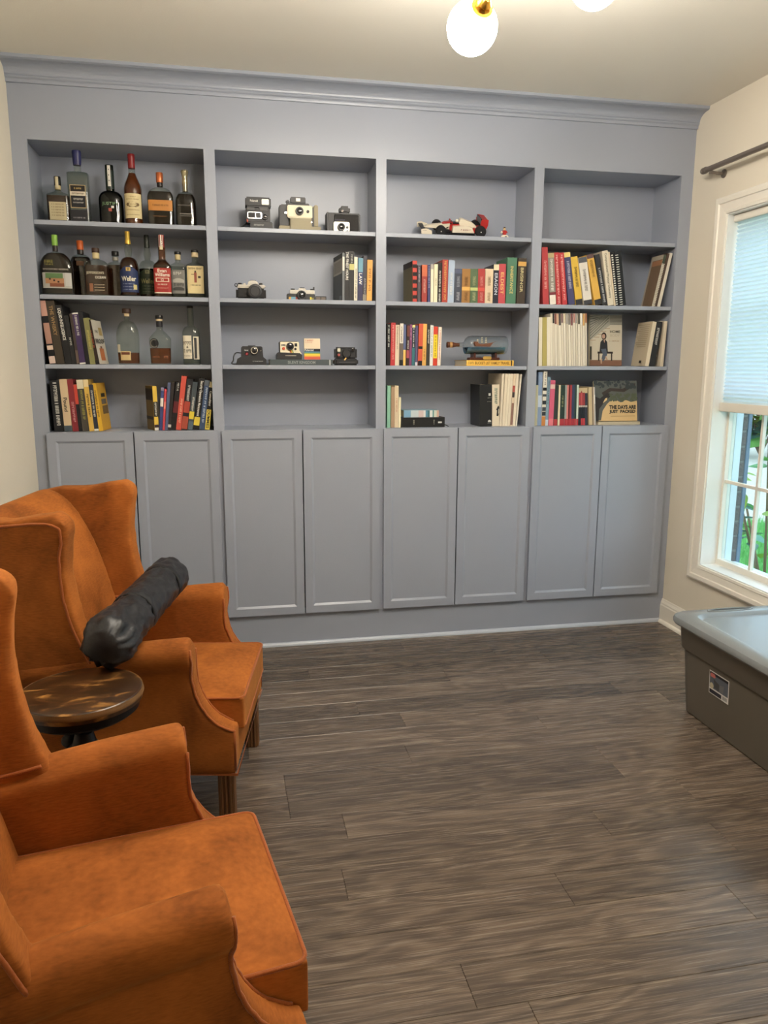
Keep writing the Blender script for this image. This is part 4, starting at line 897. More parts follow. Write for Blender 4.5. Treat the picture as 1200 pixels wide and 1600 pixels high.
for phrase, zs, rows in BOOK_ROWS:
    zt = {2.067: ZTOP, 1.745: 2.0475, 1.433: 1.7255, 1.121: 1.4135}[zs]
    tot = len(rows)
    for i, (x, t, h, lean, dep, col, desc, bands, texts, rz, cover) in enumerate(rows):
        h = min(h, (zt - zs - .004) / max(.5, math.cos(math.radians(lean))) - t * abs(math.sin(math.radians(lean))))
        lab = desc + ' in ' + phrase
        if len(lab.replace('-', ' ').split()) > 16: lab = desc + ', ' + phrase
        upright_book(x, zs, t, h, lean, dep, col, lab, bands, texts, rz, cover, phrase)
# slipcase around the four small paperbacks
sl = thing('book_sleeve', 'open cream cardboard sleeve holding four small paperbacks', 'slipcase', (2.7585, .034, 1.1212))
bm = BM(); w, hh, dd = .047, .198, .16
obj('sleeve_side', box(BM(), -.001, .0006, 0, dd, 0, hh), flat((206, 182, 140)), sl); obj('sleeve_side', box(BM(), w - .001, w + .001, 0, dd, 0, hh), flat((206, 182, 140)), sl)
obj('sleeve_top', prism(BM(), [(.0006, .166), (w - .001, .166), (w - .001, hh), (.0006, hh)], 'y', .0, .004), flat((206, 182, 140)), sl)
obj('sleeve_mark', poly(BM(), [(.006, .168), (.022, .168), (.014, .184)], -.0004), flat((150, 56, 50)), sl)
# ---------------------------------------------------------------- books lying flat
def flat_book(label, loc, rz, length, dep, thick, col, bands=(), texts=(), cover=None, page_end=True, soft=0.):
    u = thing('book', label, 'book', loc, math.radians(rz)); c = .0022
    bm = BM(); box(bm, 0, length, 0, c, 0, thick, bev=soft); box(bm, 0, length, c, dep, 0, c, bev=0); box(bm, 0, length, c, dep, thick - c, thick)
    cv = obj('cover', bm, flat(col, .42), u); obj('pages', box(BM(), .003, length - .003, c, dep - .004, c, thick - c), PAGES, u)
    for k, (a, b, cc) in enumerate(bands): obj('spine_band', rect(BM(), a * length, b * length, .0006, thick - .0006, -.0003 - .0001 * (k % 3)), flat(cc, .45), cv)
    for s, cc, a, b in texts: text(s, cc, cv, (a + b) / 2 * length, thick / 2, (b - a) * length, thick * .5, -.0009, False)
    return u, cv
flat_book('dark slate book lying under the white instant camera', (1.130, .034, 1.4332), 0, .308, .22, .0275, (78, 88, 92), [(.945, .965, (190, 196, 196))], [('SILENT KINGDOM', (150, 158, 158), .28, .72)])
flat_book('yellow-spined book lying under the ship in a bottle', (2.130, .034, 1.4332), 0, .256, .22, .0285, (246, 190, 70), [(.94, .965, (60, 48, 34)), (.925, .94, (246, 190, 70))], [('#5', (150, 110, 50), .04, .15), ('BUCKET LIST FAMILY TRAVEL', (120, 80, 30), .18, .91)])
fb, cv = flat_book('thick black leather-look book lying on the bottom shelf', (1.7895, .036, 1.1212), 0, .231, .16, .0500, (34, 34, 36), [], [('#5', (190, 186, 170), .27, .30), ('#4', (200, 200, 190), .74, .76)], soft=.0)
obj('spine_mark', rect(BM(), .195, .215, .02, .028, -.0006), flat((222, 222, 216)), cv)
obj('ribbon', tube(BM(), curve_pts([(.229, .02, .012), (.240, -.006, .008), (.248, -.014, .003)], 4), .0022, 6), flat((26, 26, 28)), fb)
flat_book('pale blue patterned book lying on the thick black book', (1.803, .040, 1.1714), 0, .186, .14, .0360, (150, 186, 206), [(0, .2, (124, 172, 206)), (.2, .42, (196, 210, 216)), (.42, .56, (214, 190, 190)), (.56, .62, (226, 226, 222)), (.62, .68, (84, 140, 170)), (.68, .74, (70, 120, 130)), (.74, .82, (226, 228, 224)), (.82, .86, (90, 150, 150)), (.86, .94, (206, 214, 196)), (.94, 1, (216, 170, 150))])
# face-out cover: portrait with staircase
cm = T(2.851, .115, 1.4358) @ RX(-6)
u = thing('book', 'face-out book with a seated woman and a staircase on its cover', 'book', mw=cm)
w, h = .188, .272
cv = obj('cover', box(BM(), 0, w, 0, .003, 0, h), flat((204, 192, 168), .4), u); obj('pages', box(BM(), .003, w - .003, .003, .018, .003, h - .003), PAGES, u); obj('back_cover', box(BM(), 0, w, .018, .021, 0, h), flat((190, 180, 160)), u)
def pr_(bm, c, nm='cover_print'): obj(nm, bm, flat(c), cv)
F = lambda a, b: (a * w, b * h)
pr_(poly(BM(), [F(0, 1), F(.62, 1), F(.62, .80), F(0, .50)], -.0003), (170, 164, 148)); pr_(rect(BM(), .62 * w, w, .81 * h, h, -.0003), (172, 166, 150))
bm = BM()
for k in range(9):
    a = .52 + .055 * k; poly(bm, [F(0, a), F(0, a + .012), F(.58 - .0 * k, min(1, a + .012 + .36)), F(.58, min(1, a + .36))], -.0006)
for k in range(7): rect(bm, .62 * w, w, (.82 + .026 * k) * h, (.828 + .026 * k) * h, -.0006)
pr_(bm, (78, 76, 70)); 
bm = BM()
for k in range(5): rect(bm, (.02 + .11 * k) * w, (.18 + .11 * k) * w, (.50 + .058 * k) * h, (.508 + .058 * k) * h, -.0006)
pr_(bm, (150, 110, 80)); pr_(rect(BM(), 0, w, 0, .115 * h, -.0003), (134, 92, 70))
pr_(rect(BM(), .24 * w, .72 * w, .24 * h, .28 * h, -.0009), (52, 42, 38)); pr_(rect(BM(), .26 * w, .30 * w, .10 * h, .24 * h, -.0009), (52, 42, 38)); pr_(rect(BM(), .66 * w, .70 * w, .10 * h, .24 * h, -.0009), (52, 42, 38))
pr_(poly(BM(), [F(.30, .28), F(.33, .47), F(.40, .52), F(.48, .52), F(.54, .47), F(.56, .28)], -.0012), (40, 40, 46))
pr_(poly(BM(), [F(.34, .33), F(.50, .34), F(.54, .22), F(.44, .10), F(.34, .08), F(.40, .24)], -.0015), (82, 92, 110))
pr_(disc(BM(), .435 * w, .585 * h, .020, -.0012, 16, .75), (50, 34, 28)); pr_(disc(BM(), .425 * w, .580 * h, .0125, -.0015, 14, .8), (196, 150, 126)); pr_(poly(BM(), [F(.42, .52), F(.47, .52), F(.45, .45)], -.0015), (200, 160, 136))
pr_(poly(BM(), [F(.33, .12), F(.39, .14), F(.37, .04), F(.34, .04)], -.0018), (190, 150, 120)); pr_(poly(BM(), [F(.47, .20), F(.53, .16), F(.56, .12), F(.50, .12)], -.0018), (190, 150, 120)); pr_(rect(BM(), 0, .06 * w, .12 * h, .38 * h, -.0009), (74, 70, 56))
text('HOME', (70, 66, 58), cv, .78 * w, .675 * h, .32 * w, .05 * h, -.0012); text('BODY', (186, 174, 150), cv, .78 * w, .60 * h, .30 * w, .05 * h, -.0012); text('#9', (160, 120, 90), cv, .75 * w, .49 * h, .3 * w, .018 * h, -.0012)
# comic collection standing face-out on a flat cream book
flat_book('thin cream book lying under the face-out comic collection', (2.880, .036, 1.1212), 0, .246, .2, .0165, (196, 182, 152))
cm = T(2.866, .058, 1.1405) @ RX(-8)
u = thing('book', 'landscape comic collection standing face-out with a tree on its cover', 'book', mw=cm); w, h = .254, .218
cv = obj('cover', box(BM(), 0, w, 0, .0025, 0, h), flat((222, 184, 124), .4), u); obj('pages', box(BM(), .003, w - .003, .0025, .014, .003, h - .003), PAGES, u); obj('back_cover', box(BM(), 0, w, .014, .0165, 0, h), flat((80, 84, 84)), u)
pr_(poly(BM(), [F(0, 1), F(1, 1), F(1, .50), F(.86, .47), F(.74, .52), F(.62, .46), F(.48, .54), F(.38, .50), F(.30, .42), F(.20, .26), F(.16, .02), F(0, 0)], -.0003), (92, 96, 90))
pr_(poly(BM(), [F(0, 0), F(.10, 0), F(.12, .30), F(.26, .50), F(.44, .66), F(.30, .70), F(.14, .56), F(0, .62)], -.0006), (52, 46, 44))
pr_(poly(BM(), [F(.22, .62), F(.40, .74), F(.70, .72), F(.96, .88), F(.96, .94), F(.66, .80), F(.36, .82), F(.18, .70)], -.0006), (66, 54, 48))
rl = random.Random(4); bm = BM()
for k in range(60): disc(bm, (.36 + .62 * rl.random()) * w, (.50 + .16 * rl.random()) * h, .004 + .007 * rl.random(), -.0009 - .00001 * k, 7)
pr_(bm, (84, 92, 70)); bm = BM()
for k in range(40): disc(bm, (.02 + .96 * rl.random()) * w, (.82 + .16 * rl.random()) * h, .004 + .008 * rl.random(), -.0009 - .00001 * k, 7)
pr_(bm, (58, 64, 66)); pr_(poly(BM(), [F(.20, .44), F(.26, .56), F(.31, .58), F(.30, .52)], -.0009), (226, 190, 130))
text('THE DAYS ARE', (34, 38, 36), cv, .66 * w, .345 * h, .62 * w, .10 * h, -.0012, name='cover_lettering'); text('JUST  PACKED', (34, 38, 36), cv, .655 * w, .225 * h, .61 * w, .10 * h, -.0012, name='cover_lettering'); pr_(rect(BM(), .38 * w, .95 * w, .115 * h, .123 * h, -.0009), (150, 116, 70))
# ================================================================ BOTTLES
def sup(a, b, n, t):
    c, s = math.cos(t), math.sin(t)
    return a * math.copysign(abs(c) ** (2 / n), c), b * math.copysign(abs(s) ** (2 / n), s)
class Bottle:
    """glass body from superellipse rings: half width a, half depth b, squareness n along z"""
    def __init__(s, name_label, x, y, z, w, d, n, sl, st, nr, top, shape='round', bulge=None, taper=1.0, group=None):
        s.u = thing('bottle', name_label, 'bottle', (x, y, z + .0004), group=group)
        s.w, s.d, s.n, s.sl, s.st, s.nr, s.top, s.shape, s.bulge, s.taper = w / 2, d / 2, n, sl, st, nr, top, shape, bulge, taper
    def prof(s, z):
        a, b, n = s.w, s.d, s.n
        if z <= s.sl:
            k = s.taper + (1 - s.taper) * z / s.sl
            if z < .008: k *= .93 + .07 * math.sqrt(max(0, 1 - (1 - z / .008) ** 2))
            return a * k, b * k, n
        if z < s.st:
            t = (z - s.sl) / (s.st - s.sl)
            e = {'round': 1 - math.sqrt(max(0, 1 - t * t)) if t < 1 else 1, 'cone': t ** 1.15, 'soft': t * t * (3 - 2 * t), 'flat': min(1, t * 1.0) ** .5}[s.shape]
            nn = n + (2 - n) * min(1, e * 1.4)
            return a + (s.nr - a) * e, b + (s.nr - b) * e, nn
        r = s.nr
        if s.bulge:
            zc, hw, amt = s.bulge; r += amt * math.exp(-((z - zc) / hw) ** 2)
        return r, r, 2
    def zs(s, z0, z1):
        L = [z0] + [z for z in (.002, .005, .008) if z0 < z < z1]
        n1 = 6
        L += [z for z in [s.sl * k / n1 for k in range(1, n1 + 1)] if z0 < z < z1 and z > .009]
        L += [z for z in [s.sl + (s.st - s.sl) * k / 10 for k in range(1, 11)] if z0 < z < z1]
        L += [z for z in [s.st + (s.top - s.st) * k / 8 for k in range(1, 9)] if z0 < z < z1]
        return sorted(set(L + [z1]))
    def skin(s, z0, z1, off=0., seg=36, cap0=True, cap1=True, extra=0.):
        bm = BM(); rings = []
        for z in s.zs(z0, z1):
            a, b, n = s.prof(z)
            rings.append([bm.verts.new((*sup(a + off, b + off, n, 2 * PI * k / seg), z)) for k in range(seg)])
        ring_faces(bm, rings, cap0, cap1); return bm
    def glass(s, m): return auto_smooth(obj('glass_body', s.skin(0, s.top, 0., cap1=False), m, s.u), 45)
    def liquid(s, m, z1, z0=.006): return auto_smooth(obj('liquid', s.skin(z0, z1, -.0022), m, s.u), 45)
    def front(s, x, z):
        a, b, n = s.prof(z); q = min(.999, abs(x) / a)
        return -b * (1 - q ** n) ** (1 / n)
    def patch(s, x0, x1, z0, z1, rgb, off=.0008, nm='label', nx=14, nz=4, rough=.55, parent=None, arch=0.):
        bm = BM(); g = []
        for j in range(nz + 1):
            row = []
            for i in range(nx + 1):
                x = x0 + (x1 - x0) * i / nx; z = z0 + (z1 + arch * (1 - ((2 * i / nx) - 1) ** 2) - z0) * j / nz
                row.append(bm.verts.new((x, s.front(x, z) - off, z)))
            g.append(row)
        for j in range(nz):
            for i in range(nx): bm.faces.new((g[j][i], g[j][i + 1], g[j + 1][i + 1], g[j + 1][i]))
        return auto_smooth(obj(nm, bm, flat(rgb, rough), parent or s.u), 60)
    def txt(s, st, rgb, cx, cz, w, h, parent=None, off=.0016): text(st, rgb, parent or s.u, cx, cz, w, h, 0, False, bend=lambda x, z: s.front(x, z) - off)
    def cap(s, r, z0, z1, m, nm='cap', prof=None, r1=None):
        r1 = r if r1 is None else r1
        return auto_smooth(obj(nm, lathe(BM(), prof or [(r * .98, z0), (r, z0 + .001), (r1, z1 - .002), (r1 * .92, z1)], seg=24), m, s.u), 40)
    def sleeve(s, z0, z1, m, nm='neck_sleeve', off=.0008): return auto_smooth(obj(nm, s.skin(z0, z1, off, 28, False, False), m, s.u), 45)
CLEAR = glass_mat('bottle_glass', (232, 236, 230), 1.0); GREEN = glass_mat('green_bottle_glass', (60, 84, 62), 1.0)
def liquor(name, rgb, tr=.6): return mat(name, rgb, .08, trans=tr, ior=1.36)
WHISKY = liquor('whisky_amber', (132, 62, 22), .55); DARKW = liquor('whisky_dark', (70, 36, 20), .4); BLACKW = liquor('whisky_black', (36, 24, 18), .3); WATER = glass_mat('clear_spirit', (226, 230, 228), .5)
BLK = mat('cap_black', (26, 25, 25), .35); WOODC = mat('cap_wood', (62, 42, 30), .5, noise=.2, nscale=40); CORK = mat('cork', (206, 186, 148), .7, noise=.15, nscale=60)
CRM, INK, GOLD = (222, 206, 164), (60, 52, 40), (206, 172, 92)
G1, G2, G3 = 'bottles on the top shelf', 'bottles on the second shelf', 'bottles on the third shelf'
Z1, Z2, Z3 = SHELF
# top shelf
b = Bottle('small square whisky bottle with cream label and dark cap', .195, .10, Z1, .098, .07, 6, .118, .145, .012, .19, 'soft', group=G1)
b.glass(CLEAR); b.liquid(DARKW, .117); b.patch(-.036, .036, .010, .088, (196, 182, 140)); [b.txt('#9', (120, 100, 70), 0, .078 - .012 * k, .052, .005) for k in range(5)]
b.cap(.0145, .164, .203, BLK); b.patch(-.008, .006, .150, .200, (206, 192, 152), .004, 'tax_strip'); b.sleeve(.146, .166, mat('neck_paper', (196, 180, 136), .6))
b = Bottle('tall square clear bottle with blue wax top', .285, .10, Z1, .092, .06, 7, .218, .230, .0155, .275, 'soft', group=G1)
b.glass(CLEAR); b.liquid(WATER, .222)
b.sleeve(.262, .275, mat('wax_blue', (44, 46, 92), .4)); b.cap(.0195, .257, .317, mat('wax_blue'), 'wax_cap', [(.0175, .255), (.0185, .27), (.0195, .30), (.0205, .308), (.019, .317)])
l = b.patch(-.034, .034, .066, .166, (186, 160, 110)); b.patch(-.0315, .0315, .069, .120, (36, 36, 40), .0014, 'label_panel'); b.patch(-.0315, .0315, .136, .163, (40, 34, 30), .0014, 'label_panel'); b.patch(-.034, .034, .119, .137, (216, 204, 180), .0018, 'label_ribbon')
b.txt('#8', (70, 60, 50), 0, .128, .05, .007, off=.0026); b.txt('#8', (200, 196, 186), 0, .104, .04, .009, off=.0026); b.txt('#8', (190, 186, 176), 0, .089, .044, .006, off=.0026); b.txt('#5', GOLD, 0, .150, .03, .008, off=.0026)
b.patch(-.036, .036, .010, .058, (44, 42, 46), .0008, 'label'); b.txt('#9', (150, 144, 150), 0, .024, .05, .007)
b = Bottle('dark green glass bottle with white neck strip and jockey print', .423, .10, Z1, .108, .075, 2.6, .110, .150, .0185, .262, 'round', group=G1)
b.glass(GREEN); b.liquid(BLACKW, .145); b.cap(.0152, .235, .263, mat('wax_dark_green', (24, 38, 30), .4), r1=.0142); b.sleeve(.158, .24, mat('wax_dark_green'))
b.patch(-.007, .006, .168, .258, (214, 210, 200), .0016, 'neck_strip', 4); b.txt('JUSTIFY', (104, 140, 96), 0, .088, .072, .018)
b.patch(.004, .016, .070, .080, (222, 216, 206), nm='print', nx=3, nz=1); b.patch(-.008, .006, .056, .070, (186, 84, 66), nm='print', nx=3, nz=1)
for k in range(3): b.patch(-.003, .001, .190 + .024 * k, .195 + .024 * k, (90, 90, 86), .0022, 'strip_mark', 2, 1)
b = Bottle('tall slender amber bottle with red foil top and oval label', .522, .10, Z1, .081, .081, 2, .160, .244, .0150, .30, 'soft', group=G1)
b.glass(CLEAR); b.liquid(WHISKY, .232); b.sleeve(.253, .298, mat('foil_red', (128, 30, 34), .35)); b.cap(.0162, .296, .315, mat('foil_red'))
l = b.patch(-.037, .037, .030, .138, (222, 204, 150)); bm = BM()
b.txt('#7', (140, 110, 70), 0, .123, .03, .006); b.txt('#11', (140, 110, 70), 0, .113, .055, .005); b.txt('O', (120, 92, 56), 0, .090, .058, .026); b.txt('#6', (120, 92, 56), 0, .090, .034, .006); b.txt('#12', (150, 120, 80), 0, .066, .055, .005); b.txt('#12', (150, 120, 80), 0, .045, .055, .004)
b = Bottle('squat flask bottle with copper cap and orange label', .644, .10, Z1, .119, .05, 4.5, .128, .176, .0125, .21, 'round', group=G1)
b.glass(CLEAR); b.liquid(BLACKW, .156); b.cap(.0158, .197, .241, mat('copper_foil', (196, 110, 66), .35, .5)); b.sleeve(.180, .198, mat('neck_dark', (34, 26, 22), .4))
b.patch(-.054, .054, .070, .117, (204, 130, 52)); b.txt('#14', (120, 76, 32), 0, .094, .07, .008); b.txt('#12', (150, 100, 50), -.004, .045, .06, .004)
b = Bottle('dark rounded bottle with clear glass stopper', .758, .10, Z1, .095, .05, 3.4, .110, .162, .0115, .19, 'round', group=G1)
b.glass(CLEAR); b.liquid(BLACKW, .150); b.sleeve(.163, .190, mat('steel_collar', (140, 132, 112), .3, .8)); b.cap(.0175, .190, .257, mat('stopper_glass', (150, 140, 110), .12, .4), 'stopper', [(.0125, .188), (.0135, .20), (.012, .225), (.0165, .246), (.0175, .252), (.0155, .257)])
b.txt('#12', (170, 166, 156), -.002, .060, .05, .006); b.txt('#13', (150, 146, 136), -.002, .051, .05, .004); b.txt('#15', (130, 126, 116), -.004, .098, .06, .007)
# second shelf
b = Bottle('wide flask bottle with green cap and painted race label', .172, .06, Z2, .146, .055, 3.2, .115, .192, .011, .225, 'round', group=G2)
b.glass(CLEAR); b.liquid(BLACKW, .186); b.cap(.0132, .219, .265, mat('cap_green', (132, 176, 72), .45)); b.sleeve(.195, .222, mat('neck_dark'))
b.txt('#9', (150, 140, 62), -.028, .146, .036, .016); b.txt('#10', (150, 140, 62), -.026, .133, .036, .006); b.txt('WOODFORD RESERVE', (168, 160, 146), 0, .113, .11, .007)
l = b.patch(-.058, .066, .030, .098, (176, 172, 164)); b.patch(-.045, .030, .072, .096, (92, 126, 76), .0014, 'label_picture'); b.patch(-.046, .034, .050, .074, (186, 132, 88), .0014, 'label_picture'); b.patch(-.028, .034, .036, .052, (140, 78, 52), .0014, 'label_picture'); b.patch(.040, .064, .040, .098, (190, 188, 182), .0014, 'label_picture')
for k in range(3): b.patch(-.030 + .018 * k, -.022 + .018 * k, .066 - .006 * k, .074 - .006 * k, (60, 40, 34), .002, 'label_picture', 2, 1)
b = Bottle('dark bottle with orange cap standing behind its neighbours', .262, .17, Z2, .093, .06, 3, .163, .197, .014, .225, 'round', group=G2)
b.glass(CLEAR); b.liquid(BLACKW, .185); b.cap(.015, .218, .260, mat('cap_orange', (204, 98, 40), .4)); b.sleeve(.199, .219, mat('neck_dark')); b.patch(-.016, .016, .145, .165, (96, 66, 40), nm='label')
b = Bottle('broad rounded bottle with black cork stopper and ocean lettering', .345, .07, Z2, .107, .05, 4, .132, .164, .0145, .198, 'round', group=G2)
b.glass(CLEAR); b.liquid(DARKW, .138); b.cap(.0170, .194, .215, WOODC, 'stopper'); b.sleeve(.168, .194, mat('neck_paper'))
b.txt("JEFFERSON'S", (206, 196, 168), -.004, .102, .078, .014); b.txt('OCEAN', (222, 214, 196), .018, .083, .046, .011); b.patch(-.032, -.016, .020, .056, (150, 96, 62)); [b.txt('#8', (200, 184, 150), .012, .05 - .012 * k, .044, .004) for k in range(3)]
b = Bottle('plain dark bottle with black stopper behind the blue label', .421, .15, Z2, .077, .06, 4, .148, .164, .0132, .198, 'round', group=G2)
b.glass(CLEAR); b.liquid(DARKW, .150); b.cap(.0165, .193, .214, BLK, 'stopper'); b.sleeve(.172, .186, mat('neck_silver', (150, 146, 138), .4))
def bulb(label, x, y, capm, lab, lq, liq, ncol, arc):
    b = Bottle(label, x, y, Z2, .087, .087, 2, .128, .178, .0120, .285, 'round', bulge=(.205, .020, .0052), group=G2)
    b.glass(CLEAR); b.liquid(liq, lq); b.cap(.0116, .250, .292, capm, 'foil_cap'); b.sleeve(.236, .252, capm, off=.0004)
    b.patch(-.040, .040, .018, .112, lab, arch=.022); b.txt('Weller', ncol, 0, .078, .064, .022); [b.txt('#10', (150, 160, 190) if arc else (120, 126, 90), 0, .055 - .013 * k, .05, .004) for k in range(3)]
    b.patch(-.010, .010, .112, .128, GOLD if arc else (120, 120, 80), .0014, 'label_crest', 4, 1); b.txt('W', INK, 0, .120, .012, .011, off=.0024); return b
b = bulb('round-shouldered bottle with gold foil neck and blue label', .491, .06, mat('foil_gold', (206, 166, 66), .35, .4), (40, 54, 98), .176, DARKW, (234, 226, 196), True)
b.patch(.020, .034, .030, .052, (216, 196, 120), .0016, 'label_seal', 4, 2)
bulb('half-empty bottle with dark green cap and green label', .567, .15, mat('cap_deep_green', (30, 38, 30), .45), (48, 58, 40), .136, BLACKW, (146, 138, 84), False)
b = Bottle('square-shouldered bottle with red label and red striped neck', .641, .06, Z2, .083, .07, 4.5, .138, .176, .0172, .27, 'soft', group=G2)
b.glass(CLEAR); b.liquid(DARKW, .170); b.cap(.0138, .215, .281, mat('cap_striped', (176, 50, 46), .4), r1=.0128); b.patch(-.003, .003, .225, .279, (226, 214, 196), .0022, 'cap_stripe', 3); b.patch(-.009, -.007, .225, .279, (226, 214, 196), .0022, 'cap_stripe', 2); b.patch(.007, .009, .225, .279, (226, 214, 196), .0022, 'cap_stripe', 2)
b.patch(-.007, .007, .214, .228, (216, 196, 150), .0034, 'neck_seal', 4, 1); b.liquid(WHISKY, .225, .172)
l = b.patch(-.0385, .0385, .016, .130, (178, 46, 40)); b.txt('Evan', (236, 226, 206), 0, .118, .040, .016); b.txt('Williams', (236, 226, 206), 0, .100, .066, .016); b.patch(-.030, .030, .068, .086, (232, 214, 186), .0014, 'label_panel'); b.patch(-.026, .026, .071, .083, (178, 46, 40), .0018, 'label_panel'); b.txt('12', (236, 226, 206), 0, .077, .012, .010, off=.0028); b.txt('101 PROOF', (236, 220, 196), 0, .056, .042, .006); b.txt('#12', (222, 150, 130), 0, .040, .05, .004); b.patch(-.0385, .0385, .016, .021, (230, 216, 190), .0014, 'label_border')
b = Bottle('small clear flask bottle with etched grey label', .711, .09, Z2, .071, .05, 5, .147, .168, .0122, .20, 'soft', group=G2)
b.glass(CLEAR); b.liquid(WATER, .144); b.cap(.0155, .200, .213, BLK, 'stopper'); b.sleeve(.176, .2, mat('neck_paper')); b.patch(-.030, .030, .020, .128, (124, 122, 114)); b.patch(-.026, .026, .070, .082, (176, 172, 160), .0014, 'label_panel', arch=.008); b.patch(-.026, .026, .034, .044, (70, 68, 64), .0014, 'label_panel', arch=.006); b.txt('#3', (196, 192, 180), -.004, .112, .036, .014); b.txt('#5', (60, 58, 54), .002, .060, .044, .014)
b = Bottle('flat bottle with large cream label and cork top', .790, .09, Z2, .085, .05, 5, .150, .170, .0148, .20, 'soft', group=G2)
b.glass(CLEAR); b.liquid(WATER, .094); b.cap(.0180, .211, .223, BLK, 'stopper'); b.sleeve(.190, .212, CORK); l = b.patch(-.038, .038, .022, .148, (222, 200, 142))
b.txt('#11', (96, 80, 52), 0, .136, .062, .009); b.patch(-.006, .006, .072, .118, (150, 76, 56), .0014, 'label_figure', 3, 2); b.patch(-.004, .004, .118, .126, (70, 50, 40), .0014, 'label_figure', 3, 1); b.patch(.012, .024, .092, .102, (60, 44, 36), .0014, 'label_figure', 3, 1); b.patch(-.020, -.004, .108, .111, (110, 80, 60), .0014, 'label_figure', 3, 1); b.txt('#10', (70, 56, 40), 0, .060, .046, .006)
# third shelf
b = Bottle('oval clear bottle with wooden stopper and a little whisky left', .463, .10, Z3, .105, .06, 2.4, .125, .206, .0115, .245, 'round', taper=.94, group=G3)
b.glass(CLEAR); b.liquid(WHISKY, .056); b.cap(.0205, .239, .261, WOODC, 'stopper'); b.sleeve(.225, .241, CORK); b.patch(-.034, .012, .020, .062, (216, 184, 122)); b.patch(-.031, .008, .046, .058, (112, 60, 36), .0014, 'label_panel'); b.patch(-.047, -.034, .058, .094, (214, 204, 176), nm='tax_strip', nx=3)
b = Bottle('clear bottle with flared shoulders and round dark emblem', .611, .10, Z3, .103, .06, 3.5, .122, .164, .0145, .22, 'cone', taper=.92, group=G3)
b.glass(CLEAR); b.liquid(WHISKY, .078); b.cap(.0180, .215, .232, BLK, 'stopper'); b.sleeve(.205, .215, CORK); b.sleeve(.178, .205, mat('neck_black', (30, 30, 36), .4))
bm = BM(); em = [(math.cos(t) * .021 - .026, math.sin(t) * .024 + .100) for t in [2 * PI * k / 28 for k in range(28)]]; bm.faces.new([bm.verts.new((x, b.front(x, z) - .002, z)) for x, z in em]); obj('emblem', bm, flat((40, 38, 40), .4), b.u)
bm = BM()
for k in range(16):
    a = 2 * PI * k / 16; x, z = math.cos(a) * .016 - .026, math.sin(a) * .018 + .100; box(bm, x - .0016, x + .0016, b.front(-.03, .1) - .003, b.front(-.03, .1) - .0022, z - .0016, z + .0016)
obj('emblem_dots', bm, flat((190, 184, 170)), b.u); b.txt('#6', (170, 110, 70), -.02, .036, .03, .008); b.txt('#4', (170, 110, 70), .026, .036, .018, .012)
b = Bottle('slim clear spirit bottle with white label and black cap', .757, .10, Z3, .083, .06, 3, .140, .184, .0165, .27, 'round', group=G3)
b.nr = .0150; b.glass(CLEAR); b.liquid(WATER, .03); b.cap(.0148, .268, .279, BLK, 'screw_cap'); b.patch(-.038, .002, .028, .138, (226, 216, 190)); b.txt('#4', INK, -.018, .102, .034, .018); b.txt('&', INK, -.018, .084, .01, .01); b.txt('#5', INK, -.018, .066, .034, .018); b.txt('#7', (120, 112, 96), -.018, .042, .034, .005)
b.patch(.010, .036, .026, .134, (220, 210, 186), nm='side_label'); b.patch(.014, .026, .030, .128, (60, 60, 58), .0014, 'label_panel', 4)
# ================================================================ CAMERAS
BP = mat('camera_black', (36, 36, 38), .45, bump=.05, bscale=300); BG = mat('camera_grey', (70, 70, 72), .5); CHR = mat('chrome', (206, 204, 198), .2, .9); LENS = mat('lens_glass', (18, 18, 24), .05, coat=1.); IVORY = mat('camera_ivory', (232, 222, 194), .45); BEIGE = mat('camera_beige', (150, 140, 112), .5); LEATH = mat('leatherette', (40, 38, 38), .6, bump=.4, bscale=350)
def P(u, nm, bm, m, smooth=0):
    o = obj(nm, bm, m, u)
    return auto_smooth(o, smooth) if smooth else o
def lens(u, x, z, y, r, depth, ring=CHR, nm='lens', glass=True):
    mx = T(x, y, z) @ RX(90)
    o = P(u, nm, lathe(BM(), [(r, 0), (r, depth * .8), (r * .93, depth), (r * .72, depth), (r * .66, depth * .75), (0.001, depth * .70)], seg=28, mx=mx), ring, 35)
    if glass: obj('lens_glass', lathe(BM(), [(r * .66, depth * .75), (r * .45, depth * .85), (.0005, depth * .9)], seg=24, mx=mx, cap0=False), LENS, o, True)
    return o
# 1 flash instant camera, lid open
u = thing('instant_camera', 'black flip-top instant camera beside the beige folding camera', 'camera', (1.032, .07, Z1 + .0004))
P(u, 'base', box(BM(), .022, .128, -.012, .085, 0, .036, .004), BP); P(u, 'body', box(BM(), .004, .118, .010, .09, .034, .106, .006), BP); P(u, 'flash_head', box(BM(), .002, .122, .000, .085, .104, .149, .006), BP)
P(u, 'strap', tube(BM(), curve_pts([(.012, .05, .04), (-.012, .04, .02), (-.036, .03, .0065), (-.05, .05, .0065)], 4), .004, 6), BP)
P(u, 'flash', box(BM(), .078, .112, -.003, .002, .114, .140, .002), mat('flash_lens', (232, 226, 206), .2)); P(u, 'wing_panel', box(BM(), .008, .044, .006, .012, .090, .103), BG); P(u, 'wing_panel', box(BM(), .066, .106, .006, .012, .088, .104), BG)
P(u, 'viewfinder', box(BM(), .010, .078, .003, .012, .052, .082, .003), CHR); P(u, 'viewfinder_window', box(BM(), .014, .046, .0015, .004, .056, .078), LENS); P(u, 'viewfinder_window', box(BM(), .050, .072, .0015, .004, .056, .078), LENS)
lens(u, .092, .062, .010, .014, .012, BG); P(u, 'shutter_button', box(BM(), .006, .013, .002, .012, .034, .047, .002), flat((206, 84, 56))); text('Polaroid', (220, 216, 208), u, .042, .131, .036, .010, -.0008); text('#8', (190, 188, 182), u, .062, .020, .046, .008, -.0130)
